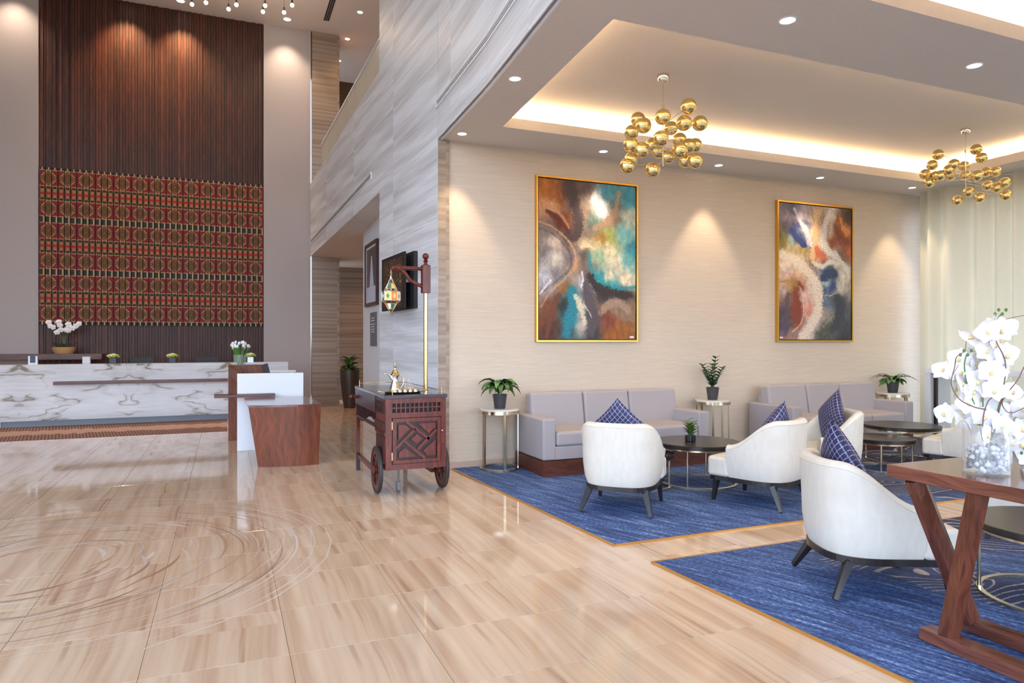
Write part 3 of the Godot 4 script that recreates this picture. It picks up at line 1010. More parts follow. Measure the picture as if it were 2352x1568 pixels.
func build_corridor():
	var w = struct("wall_corridor")
	var a = MB.new()
	a.box(V(2.43, 0, -18.5), V(5.2, 3.6, -18.2))
	part("warm_end_wall", a, M.warm_stone, w)
	var b = MB.new()
	b.box(V(5.0, 0, -18.2), V(5.2, 8.5, -7.96))
	part("side_wall", b, M.warm_stone, w)
	var wh = MB.new()
	wh.box(V(2.45, 0, -13.3), V(3.2, 3.9, -9.9))
	part("white_partition", wh, M.white_wall, w)
	var c = struct("ceiling_corridor")
	var m = MB.new()
	var pts = []
	for y in [0.0, 0.2]:
		pts.append_array([V(wx(10.25) + 0.01, soffit(10.25) + y, -10.2), V(5.0, soffit(10.25) + y, -10.2), V(5.0, soffit(16.15) + y, -16.15), V(wx(16.15) + 0.01, soffit(16.15) + y, -16.15)])
	m.hexa(pts)
	part("plaster", m, M.ceil, c)
	var m2 = MB.new()
	m2.box(V(1.9, soffit(16.15), -18.5), V(5.0, soffit(16.15) + 0.2, -16.15))
	part("plaster", m2, M.ceil, c)
	# upper landing
	var u = struct("floor_landing")
	var us = MB.new()
	us.box(V(2.3, 4.6, -19.0), V(5.2, 4.9, -8.0))
	part("slab", us, M.ceil, u)
	var uw = struct("wall_landing")
	var um = MB.new()
	um.box(V(2.2, 4.9, -19.2), V(6.5, CEIL, -19.0))
	part("plaster", um, M.brown_wall, uw)
	var um2 = MB.new()
	um2.box(V(5.0, 8.5, -19.0), V(5.2, CEIL, -7.96))
	part("plaster", um2, M.ceil, uw)
	for q in [[3.6, -14.6], [3.6, -17.0]]:
		downlight(V(q[0], (soffit(16.15) if q[1] < -16.0 else soffit(-q[1])) - 0.001, q[1]), 0.06, "recessed lamp in the ground floor corridor ceiling", "corridor lamps", C(255, 178, 102), 1.2, 70)
	for q in [[2.667, -14.841], [2.63, -16.261], [2.632, -17.611]]:
		downlight(V(q[0], CEIL - 0.001, q[1]), 0.055, "small recessed lamp in the ceiling over the balcony", "balcony lamps", C(255, 184, 112), 1.7, 72)

# ------------------------------------------------------------------ lounge shell
func build_lounge_shell():
	var w = struct("wall_lounge")
	var m = MB.new()
	m.box(V(2.42, 0, -7.95), V(10.7, 4.4, ZW))
	part("wallpaper", m, M.paper, w)
	var b = struct("baseboard_lounge")
	var bm = MB.new()
	bm.box(V(2.42, 0, ZW), V(10.45, 0.085, ZW + 0.015))
	part("stone_skirting", bm, M.skirting, b)
	# window wall on the far side of the lounge
	var r = struct("wall_window")
	for q in [[0.0, 0.12, -7.95, 5.2], [3.72, 4.5, -7.95, 5.2]]:
		var a = MB.new()
		a.box(V(10.45, q[0], q[2]), V(10.7, q[1], q[3]))
		part("plaster", a, M.grey, r)
	var k = 0
	for z in [-7.6, -5.1, -2.6, -0.1, 2.4]:
		k += 1
		var wn = struct("window_%d" % k)
		var f = MB.new()
		for zz in [z, z + 2.5]:
			f.box(V(10.48, 0.12, zz - 0.035), V(10.6, 3.72, zz + 0.035))
		f.box(V(10.48, 0.12, z), V(10.6, 0.17, z + 2.5))
		f.box(V(10.48, 3.67, z), V(10.6, 3.72, z + 2.5))
		part("window_frame", f, M.white_gloss, wn)
		var p = MB.new()
		p.box(V(10.53, 0.17, z + 0.035), V(10.538, 3.67, z + 2.465))
		part("pane", p, M.glass, wn)
	# sheer curtains, hung in folds from the ceiling
	k = 0
	for z in [-7.5, -5.28, -3.06]:
		var lab = ["sheer ivory curtain hanging next to the wallpapered wall", "sheer ivory curtain behind the white console", "sheer ivory curtain furthest from the wallpapered wall"][k]
		var c = thing("curtain", lab, "curtain", V(10.12, 0.02, z), 0.0, "sheer curtains along the window wall")
		var cm = MB.new()
		var wd = 2.2
		var steps = 132
		var pz = []
		for i in steps + 1:
			var s = float(i) / steps
			var zz = s * wd
			var ph = zz * 20.0 + 1.6 * sin(zz * 5.0 + k)
			pz.append([V(0.075 * sin(ph) + 0.02 * sin(zz * 11.0 + k * 2.0), 0, zz), 0.075 * cos(ph) * 20.0])
		for i in steps:
			var a = pz[i][0]
			var bb = pz[i + 1][0]
			var na = V(-1, 0, pz[i][1]).normalized()
			var nb = V(-1, 0, pz[i + 1][1]).normalized()
			cm.quadn(a, bb, bb + V(0, 3.83, 0), a + V(0, 3.83, 0), na, nb, nb, na)
		part("fabric", cm, M.curtain, c)
		k += 1
	# carpets with a brass edging strip
	var names = [["blue streaked carpet under the two grey sofas", [Vector2(2.462, -7.705), Vector2(2.638, -4.355), Vector2(9.95, -4.335), Vector2(9.95, -7.705)]], ["blue streaked carpet with pale contour lines under the walnut console", [Vector2(2.672, -3.905), Vector2(2.775, -2.1), Vector2(2.86, -0.55), Vector2(9.95, -0.55), Vector2(9.95, -3.905)]]]
	for i in 2:
		var poly = names[i][1]
		var t = thing("carpet", names[i][0], "carpet", V(poly[1].x, 0, poly[1].y))
		var pm = MB.new()
		pm.xf = Transform3D(Basis(), -t.position)
		pm.prism(poly, 0.001, 0.011)
		# map the whole carpet once
		var x0 = 2.4 if i == 0 else 2.6
		var z0 = -7.72 if i == 0 else -3.93
		for q in pm.u.size():
			pm.u[q] = Vector2((pm.v[q].x + t.position.x - x0) / 7.6, (pm.v[q].z + t.position.z - z0) / 3.4)
		part("pile", pm, M.carpet[i], t)
		var em = MB.new()
		em.xf = Transform3D(Basis(), -t.position)
		var edge = [poly[0], poly[1], poly[2]] if i == 0 else [poly[4], poly[0], poly[1], poly[2]]
		for q in edge.size() - 1:
			var a = edge[q]
			var bb = edge[q + 1]
			var d = (bb - a).normalized()
			var nrm = Vector2(-d.y, d.x)
			if i == 0 or true:
				var cen = Vector2(6.2, -6.0 if i == 0 else -2.2)
				if nrm.dot(cen - a) > 0: nrm = -nrm
			var wq = 0.018
			var a2 = a + nrm * wq - d * wq
			var b2 = bb + nrm * wq + d * wq
			em.bar(V((a.x + a2.x) * 0.5, 0.006, (a.y + a2.y) * 0.5), V((bb.x + b2.x) * 0.5, 0.006, (bb.y + b2.y) * 0.5), wq, 0.011)
		part("brass_edging", em, M.carpet_edge, t)

func build_lounge_ceiling():
	var c = struct("ceiling_lounge")
	var th = 0.115
	var polys = [
		[Vector2(2.33, -7.72), Vector2(10.45, -7.72), Vector2(10.45, -6.995), Vector2(2.30, -6.995)],
		[Vector2(2.30, -6.995), Vector2(2.812, -6.995), Vector2(2.62, -4.345), Vector2(2.15, -4.345)],
		[Vector2(9.57, -6.995), Vector2(10.45, -6.995), Vector2(10.45, -4.345), Vector2(9.57, -4.345)],
		[Vector2(2.15, -4.345), Vector2(10.45, -4.345), Vector2(10.45, -3.42), Vector2(2.07, -3.42)],
		[Vector2(2.07, -3.42), Vector2(2.62, -3.42), Vector2(2.45, -0.9), Vector2(1.87, -0.9)],
		[Vector2(9.57, -3.42), Vector2(10.45, -3.42), Vector2(10.45, -0.9), Vector2(9.57, -0.9)],
		[Vector2(1.87, -0.9), Vector2(10.45, -0.9), Vector2(10.45, 5.1), Vector2(1.55, 5.1)]]
	for p in polys:
		var m = MB.new()
		m.prism(p, LC, LC + th)
		part("soffit_panel", m, M.ceil, c)
	# raised fields with a hidden light trough round them
	for k in 2:
		var z0 = -7.27 if k == 0 else -3.7
		var z1 = -4.07 if k == 0 else -0.62
		var top = 4.13
		var m = MB.new()
		m.box(V(2.43, top, z0 - 0.1), V(9.95, top + 0.12, z1 + 0.1))
		part("raised_field", m, M.ceil, c)
		var s = MB.new()
		s.box(V(2.43, LC + th, z0 - 0.1), V(9.95, top, z0))
		s.box(V(2.43, LC + th, z1), V(9.95, top, z1 + 0.1))
		s.box(V(9.85, LC + th, z0), V(9.95, top, z1))
		s.box(V(2.40, LC + th, z0), V(2.44, top, z1))
		part("trough_side", s, M.ceil, c)
		var gname = "hidden light strips round the raised ceiling by the paintings" if k == 0 else "hidden light strips round the raised ceiling over the console"
		var y = LC + th + 0.012
		var warm = C(255, 214, 160)
		var runs = [[V(6.1, y, z0 + 0.12), 7.3, 0.0, 1.0], [V(6.1, y, z1 - 0.12), 7.3, 0.0, 0.6], [V(9.74, y, (z0 + z1) * 0.5), 2.7, 90.0, 0.5], [V(2.52, y, (z0 + z1) * 0.5), 2.4, 90.0, 0.7]]
		for q in runs:
			var t = thing("cove_light", "warm light strip hidden behind the edge of the raised ceiling", "light", q[0], 0.0, "hidden light strips in the ceiling troughs")
			var e = MB.new()
			if q[2] == 0.0: e.box(V(-q[1] * 0.5, -0.01, -0.02), V(q[1] * 0.5, 0.0, 0.02))
			else: e.box(V(-0.02, -0.01, -q[1] * 0.5), V(0.02, 0.0, q[1] * 0.5))
			part("diffuser", e, M.cove, t)
			area("strip_light", V(0, 0.008, 0), Vector2(q[1], 0.04), Vector3(90, q[2], 0), warm, q[3] * COVE * q[1] / 7.3, t)
	# downlights: a row along the wall and others in the soffits
	for q in [[2.48, -7.40], [4.326, -7.41], [6.092, -7.40], [7.906, -7.40], [9.713, -7.33]]:
		downlight(V(q[0], LC, q[1]), 0.05, "recessed lamp in the lounge ceiling washing the wallpapered wall", "lamps along the wallpapered wall", C(255, 226, 190), DOWN * 1.25, 33, null, 0.5)
	downlight(V(2.398, LC, -5.665), 0.05, "recessed lamp between the marble wall and the raised ceiling", "lamps in the lounge soffit", C(255, 232, 204), DOWN, 42)
	for q in [[3.81, -3.865], [5.908, -3.883], [8.0, -3.87]]:
		downlight(V(q[0], LC, q[1]), 0.055, "recessed lamp in the grey soffit between two raised ceilings", "lamps in the grey soffit", C(255, 240, 222), DOWN * 1.4, 50)

const COVE := 14.0
const DOWN := 1.6

func build_lobby_lights():
	for x in [-3.82, -1.889, -0.858, 1.25]:
		var over_wood = x > -2.5 and x < 0.5
		downlight(V(x, CEIL - 0.001, -15.78), 0.075, "bright recessed lamp over the walnut slats" if over_wood else "bright recessed lamp over the grey plaster beside the slats", "lamps over the reception wall", C(255, 200, 146) if over_wood else C(255, 226, 200), 10.0 if over_wood else 4.0, 44, V(x, 5.0, -16.2), 0.8)
	for q in [[-6.0, -12.5], [-2.0, -11.0], [-6.0, -7.5], [-2.0, -6.5], [0.6, -3.5], [-6.0, -2.5], [-2.0, -1.5]]:  # fill lamps added out of view to brighten the lobby
		downlight(V(q[0], CEIL - 0.001, q[1]), 0.09, "added unseen fill lamp high in the lobby ceiling", "added lobby fill lamps", C(255, 234, 214), 3.6, 60)
	# cluster of bulbs on cords
	for q in [[-0.586, -14.356], [-0.34, -14.181], [0.056, -14.291], [0.192, -14.049], [0.698, -13.874], [0.672, -14.147], [1.053, -14.018], [1.172, -13.658]]:
		var t = thing("pendant_bulb", "small bulb hanging on a thin cord over the reception", "light", V(q[0], 7.9, q[1]), 0.0, "bulbs hanging over the reception")
		var b = MB.new()
		b.sphere(V(0, 0, 0), 0.038, 14)
		part("bulb", b, M.lamp_dim, t)
		var s = MB.new()
		s.lathe([Vector2(0, 0.035), Vector2(0.018, 0.035), Vector2(0.014, 0.1), Vector2(0, 0.1)], 12)
		part("socket", s, M.dark, t)
		var c = MB.new()
		c.tube([V(0, 0.1, 0), V(0, CEIL - 7.9, 0)], 0.003, 5)
		part("cord", c, M.dark, t)
		omni(V(0, 0, 0), C(255, 224, 190), 0.12, 0.03, t)

# ------------------------------------------------------------------ reception
func build_reception():
	# slatted panel: tall slats, and strips of woven pattern set over them
	var t = thing("slatted_panel", "tall dark walnut slatted panel with a woven red and gold band behind reception", "wall panel", V(-1.32, 0, ZS))
	var n = 39
	var pitch = 4.2 / n
	var r2 = RandomNumberGenerator.new()
	r2.seed = 4
	var bt = 4.975
	var bb = 1.835
	for i in n:
		var x0 = -2.1 + i * pitch
		var deep = [0.0, -0.015, 0.008][r2.randi_range(0, 2)]
		# each slat is a pair of boards of uneven width
		var split = r2.randf_range(0.42, 0.62)
		var a = MB.new()
		a.box(V(x0 + 0.004, 0, -0.084), V(x0 + pitch * split - 0.002, CEIL - 0.005, -0.03 + deep))
		part("slat", a, M.slat[r2.randi_range(0, 2)], t)
		var b = MB.new()
		b.box(V(x0 + pitch * split + 0.002, 0, -0.084), V(x0 + pitch - 0.004, CEIL - 0.005, -0.045 - deep * 0.5))
		part("slat", b, M.slat[r2.randi_range(0, 2)], t)
		var s = MB.new()
		var l = V(x0 + 0.007, bb, -0.022)
		var h = V(x0 + pitch - 0.007, bt, 0.012)
		s.box(l, h)
		for q in s.u.size():
			s.u[q] = Vector2((s.v[q].x + 2.1) / pitch / 3.0, 1.0 - (s.v[q].y - bb) / (bt - bb))
		part("woven_strip", s, M.pattern, t)
	# marble desk
	var d = thing("reception_desk", "long white veined marble reception desk with a brown ledge", "desk", V(-1.7, 0, -14.4))
	var f = MB.new()
	f.box(V(-2.9, 0.1, -0.06), V(2.86, 1.09, 0.0))
	for q in f.u.size():
		f.u[q] = Vector2((f.v[q].x + 2.9) / 5.8, 1.0 - f.v[q].y / 1.1)
	part("marble_front", f, M.desk_marble, d)
	var tp = MB.new()
	tp.box(V(-2.9, 1.05, -0.38), V(2.86, 1.09, -0.06))
	part("counter", tp, M.white_gloss, d)
	var kb = MB.new()
	kb.box(V(-1.9, 0, -0.62), V(2.86, 0.1, -0.03))
	part("kick_strip", kb, M.kick, d)
	var pl = MB.new()
	pl.box(V(-2.9, 0.0, -0.06), V(-1.9, 0.1, 0.02))
	part("marble_foot", pl, M.white_gloss, d)
	var bd = MB.new()
	bd.box(V(-2.9, 0.1, -0.38), V(2.86, 1.05, -0.34))
	part("inner_panel", bd, M.slat[1], d)
	var wk = MB.new()
	wk.box(V(-2.9, 0.72, -0.95), V(2.86, 0.755, -0.38))
	part("inner_worktop", wk, M.slat[1], d)
	var lg = MB.new()
	lg.rbox(V(-1.1, 0.735, 0.0), V(1.74, 0.79, 0.16), 0.004)
	part("ledge", lg, M.red_wood_u, d)
	# back shelf
	var bs = thing("back_shelf", "long brown wooden shelf behind the reception desk", "shelf", V(-4.1, 0, -15.75))
	var b1 = MB.new()
	b1.rbox(V(-1.9, 1.145, -0.3), V(1.85, 1.26, 0.15), 0.006)
	part("top", b1, M.red_wood_u, bs)
	var b2 = MB.new()
	b2.box(V(1.5, 0, -0.25), V(1.56, 1.145, 0.1))
	b2.box(V(-1.8, 0, -0.25), V(-1.74, 1.145, 0.1))
	part("support", b2, M.slat[1], bs)
	# orchid in a bowl on it
	var o = thing("bowl_of_orchids", "white orchids in a tan bowl on the brown back shelf", "plant", V(-2.92, 1.26, -15.78))
	var bo = MB.new()
	bo.lathe([Vector2(0, 0), Vector2(0.15, 0), Vector2(0.19, 0.06), Vector2(0.2, 0.13), Vector2(0.185, 0.13), Vector2(0.16, 0.1), Vector2(0, 0.1)], 24)
	part("bowl", bo, mat(C(206, 160, 108), 0.5), o)
	for k in 12:
		var m = MB.new()
		var a = r2.randf() * TAU
		leaf(m, V(cos(a) * 0.08, 0.11, sin(a) * 0.06), V(cos(a), 1.1, sin(a)), r2.randf_range(0.14, 0.24), 0.03, 0.5)
		part("leaf", m, M.leaf[2], o)
	for k in 4:
		var dx = [-0.22, -0.06, 0.1, 0.26][k]
		var st = MB.new()
		var pts = []
		for i in 9:
			var s = i / 8.0
			pts.append(V(dx * s * s * 1.1, 0.1 + 0.62 * s - 0.12 * s * s, 0.02 * sin(k * 2.0) * s))
		st.tube(pts, 0.004, 5)
		part("stem", st, M.stem, o)
		for i in 4:
			var q = pts[8 - i]
			orchid(o, q + V(r2.randf_range(-0.04, 0.04), r2.randf_range(-0.03, 0.03), 0.03), V(r2.randf_range(-0.4, 0.4), 0.1, 1), 0.055)
	# little hydrangeas and desk things
	var hy = [[-1.93, -14.66, "green hydrangea in a small dark vase on the desk by the back shelf"], [-0.94, -14.66, "green hydrangea in a small vase midway along the reception desk"], [0.46, -14.66, "green hydrangea in a small vase behind the white flowers"]]
	for q in hy:
		var h = thing("hydrangea_vase", q[2], "flowers", V(q[0], 1.09, q[1]), 0.0, "small hydrangeas along the reception desk")
		var vm = MB.new()
		vm.box(V(-0.055, 0, -0.055), V(0.055, 0.1, 0.055))
		part("vase", vm, M.steel if q[0] > 0 else M.pot, h)
		for k in 16:
			var m = MB.new()
			var a = k * 2.4
			var e = acos(1.0 - k / 16.0 * 0.95)
			var p = V(cos(a) * sin(e) * 0.085, 0.12 + cos(e) * 0.045, sin(a) * sin(e) * 0.085)
			m.sphere(p, 0.034, 8, 0.75)
			part("floret", m, M.leaf_light if k % 3 else M.hydrangea, h)
	for q in [[-1.5, "dark back of a screen on the desk between two hydrangeas"], [-0.34, "dark back of a screen on the desk nearest the white flowers"]]:
		var sc = thing("monitor", q[1], "monitor", V(q[0], 0.755, -15.1), 0.0, "screens behind the reception desk")
		var m = MB.new()
		m.rbox(V(-0.22, 0.12, -0.02), V(0.22, 0.43, 0.0), 0.008)
		part("casing", m, M.dark, sc)
		var m2 = MB.new()
		m2.box(V(-0.03, 0.0, -0.05), V(0.03, 0.25, -0.02))
		part("stand", m2, M.dark, sc)
	var cb = thing("card_holder", "small blue and white card holder at the end of the desk", "stand", V(-3.18, 1.09, -14.62))
	var cm = MB.new()
	cm.box(V(-0.07, 0, -0.03), V(0.07, 0.15, 0.0))
	part("card", cm, M.white_gloss, cb)
	var cm2 = MB.new()
	cm2.box(V(-0.04, 0.03, 0.0), V(0.04, 0.15, 0.006))
	part("print", cm2, mat(C(40, 62, 96), 0.4), cb)
	var wb = thing("desk_box", "small pale box on the desk below the brown shelf", "box", V(-2.36, 1.09, -14.66))
	var wm = MB.new()
	wm.rbox(V(-0.06, 0, -0.05), V(0.06, 0.12, 0.03), 0.004)
	part("body", wm, M.white_wall, wb)
	var wm2 = MB.new()
	wm2.rbox(V(-0.064, 0.12, -0.054), V(0.064, 0.132, 0.034), 0.004)
	part("lid", wm2, M.white_wall, wb)
	# concierge desk: wooden frame, white panel with ledge
	var k1 = thing("concierge_desk", "white fronted concierge desk with a walnut side and thin brown ledge", "desk", V(0.5, 0, -10.6))
	var a1 = MB.new()
	a1.box(V(-0.46, 0, -0.68), V(-0.3, 1.13, -0.6))
	part("side_panel", a1, M.red_wood, k1)
	var a2 = MB.new()
	a2.hexa([V(-0.46, 1.0, -0.6), V(-0.3, 0.9, 0.42), V(-0.28, 0.9, 0.42), V(-0.3, 1.0, -0.6), V(-0.46, 1.13, -0.6), V(-0.3, 1.04, 0.42), V(-0.28, 1.04, 0.42), V(-0.3, 1.13, -0.6)])
	part("sloping_side", a2, M.red_wood, k1)
	var a3 = MB.new()
	a3.box(V(-0.46, 1.09, -0.95), V(0.1, 1.135, -0.6))
	a3.box(V(-0.3, 0.9, -0.62), V(0.1, 1.09, -0.6))
	part("shelf", a3, M.red_wood, k1)
	var a4 = MB.new()
	a4.rbox(V(-0.352, 0, 0.42), V(0.52, 1.06, 0.5), 0.004)
	part("white_panel", a4, M.white_gloss, k1)
	var a5 = MB.new()
	a5.rbox(V(-0.64, 0.745, 0.5), V(0.13, 0.785, 0.66), 0.004)
	part("ledge", a5, M.red_wood_u, k1)
	var a6 = MB.new()
	a6.box(V(-0.28, 0.86, -0.6), V(0.5, 0.9, 0.42))
	part("worktop", a6, M.white_gloss, k1)
	# wood fronted low desk before it
	var k2 = thing("low_desk", "low walnut desk with tapered curved front before the white panel", "desk", V(0.68, 0, -8.75))
	var fm = MB.new()
	var steps = 12
	for i in steps:
		var s0 = float(i) / steps
		var s1 = float(i + 1) / steps
		var p = []
		for e in [[s0, 0.0], [s1, 0.0], [s1, 0.735], [s0, 0.735]]:
			var xl = lerpf(-0.32, -0.43, e[1] / 0.735)
			var xr = lerpf(0.37, 0.4, e[1] / 0.735)
			var x = lerpf(xl, xr, e[0])
			p.append(V(x, e[1], 0.02 + 0.06 * sin(PI * e[0]) + 0.09 * e[0]))
		var nn = (p[1] - p[0]).cross(p[3] - p[0]).normalized()
		fm.quadn(p[0], p[1], p[2], p[3], nn, nn, nn, nn)
		var back = V(0, 0, -0.04)
		fm.quadn(p[1] + back, p[0] + back, p[3] + back, p[2] + back, -nn, -nn, -nn, -nn)
	fm.quad(V(-0.32, 0, -0.02), V(-0.32, 0, 0.02), V(-0.43, 0.735, 0.02), V(-0.43, 0.735, -0.02))
	fm.quad(V(0.37, 0, 0.11), V(0.37, 0, 0.07), V(0.4, 0.735, 0.07), V(0.4, 0.735, 0.11))
	part("front", fm, M.red_wood, k2)
	var tm = MB.new()
	var poly = []
	for i in steps + 1:
		var s0 = float(i) / steps
		poly.append(Vector2(lerpf(-0.43, 0.4, s0), 0.02 + 0.06 * sin(PI * s0) + 0.09 * s0))
	poly.append(Vector2(0.36, -1.15))
	poly.append(Vector2(-0.45, -1.12))
	tm.prism(poly, 0.715, 0.74)
	part("top", tm, M.low_top, k2)
	var sm = MB.new()
	sm.box(V(0.3, 0, -1.12), V(0.34, 0.715, 0.06))
	part("side_panel", sm, M.red_wood, k2)
	# tall glass of white tulips
	var tu = thing("vase_of_tulips", "white tulips in a clear glass vase on the concierge desk", "flowers", V(0.21, 1.135, -11.4))
	var gl = MB.new()
	gl.lathe([Vector2(0, 0), Vector2(0.075, 0), Vector2(0.1, 0.16), Vector2(0.097, 0.16), Vector2(0.073, 0.008), Vector2(0, 0.008)], 20)
	part("vase", gl, M.glass, tu)
	for i in 26:
		var a = r2.randf() * TAU
		var rr = sqrt(r2.randf())
		var b0 = V(cos(a) * 0.05 * rr, 0.01, sin(a) * 0.05 * rr)
		var p1 = V(cos(a) * 0.17 * rr, 0.3 + r2.randf_range(-0.04, 0.05) - 0.05 * rr, sin(a) * 0.15 * rr)
		var st = MB.new()
		st.tube([b0, b0.lerp(p1, 0.5) + V(0, 0.03, 0), p1], 0.005, 5)
		part("stem", st, M.tulip_stem, tu)
		var hd = MB.new()
		hd.lathe([Vector2(0, 0), Vector2(0.017, 0.012), Vector2(0.02, 0.03), Vector2(0.012, 0.052), Vector2(0.0, 0.058)], 8, p1)
		part("bloom", hd, M.petal, tu)
		if i % 2 == 0:
			var lf = MB.new()
			leaf(lf, b0 + V(0, 0.08, 0), V(cos(a) * 0.8, 1.6, sin(a) * 0.8), 0.24, 0.022, 0.3)
			part("leaf", lf, M.tulip_stem, tu)
	var ph = thing("desk_phone", "dark slanted phone on the concierge desk beside the white panel", "phone", V(0.58, 0.9, -11.0))
	var pm = MB.new()
	pm.bar(V(0.03, 0.0, 0), V(-0.035, 0.26, 0), 0.09, 0.04, Vector3.FORWARD)
	part("handset", pm, M.dark, ph)
	var pb = MB.new()
	pb.rbox(V(-0.06, 0, -0.08), V(0.09, 0.04, 0.08), 0.008)
	part("base", pb, M.dark, ph)
	var lb = thing("low_counter", "low white counter end standing beyond the concierge desk", "counter", V(0.95, 0, -13.55))
	var lm = MB.new()
	lm.rbox(V(-0.5, 0.0, -0.12), V(0.25, 0.93, 0.12), 0.006)
	part("body", lm, M.white_gloss, lb)
	var lt = MB.new()
	lt.rbox(V(-0.52, 0.93, -0.14), V(0.27, 0.96, 0.14), 0.006)
	part("top", lt, M.white_gloss, lb)

# leaf: curved blade from base along dir, bending down
func leaf(m, base, dir, length, width, droop, fold = 0.25):
	var d = dir.normalized()
	var side = d.cross(Vector3.UP)
	if side.length() < 0.05: side = Vector3.RIGHT
	side = side.normalized()
	var segs = 6
	var prev = null
	var p = base
	for i in segs + 1:
		var s = float(i) / segs
		var w = width * (sin(PI * pow(s, 0.75)) * 0.96 + 0.04)
		if i == segs: w = width * 0.02
		var nn = side.cross(d).normalized()
		var l = p - side * w * 0.5 + nn * w * fold
		var r = p + side * w * 0.5 + nn * w * fold
		if prev != null:
			m.quadn(prev[1], p, l, prev[0], prev[3], nn, nn, prev[3])
			m.quadn(prev[2], r, p, prev[1], prev[3], nn, nn, prev[3])
		prev = [l, p, r, nn]
		p += d * length / segs
		d = (d + Vector3.DOWN * droop / segs * 1.6).normalized()

func orchid(parent, at, face, r):
	# five broad petals and a small lip, all one bloom with its lip as a piece of its own
	var f = face.normalized()
	var x = Vector3.UP.cross(f).normalized()
	var y = f.cross(x)
	var spin = rng.randf_range(-0.4, 0.4)
	var m = MB.new()
	m.xf = Transform3D(Basis(x, y, f).rotated(f, spin), at)
	for k in 5:
		var a = PI / 2 + k * TAU / 5
		var big = k == 1 or k == 4
		var len = r * (1.05 if big else 0.98)
		var wid = r * (1.35 if big else 0.85)
		var d = V(cos(a), sin(a), 0)
		var s = V(-sin(a), cos(a), 0)
		var prev = null
		for i in 5:
			var t = i / 4.0
			var w = wid * sin(PI * (0.1 + 0.84 * pow(t, 0.8))) * 0.5
			var z = 0.25 * r * sin(PI * t * 0.8) * (0.5 if big else 0.3) - 0.12 * r * t + (0.004 if big else 0.0)
			var c = d * len * t + V(0, 0, z)
			var cur = [c - s * w - V(0, 0, w * 0.25), c, c + s * w - V(0, 0, w * 0.25)]
			if prev != null:
				m.quad(prev[0], prev[1], cur[1], cur[0])
				m.quad(prev[1], prev[2], cur[2], cur[1])
			prev = cur
	var o = part("bloom", m, M.petal, parent)
	var l = MB.new()
	l.xf = m.xf
	l.sphere(V(0, -r * 0.1, r * 0.1), r * 0.14, 6, 1.5)
	part("lip", l, M.lip, o)

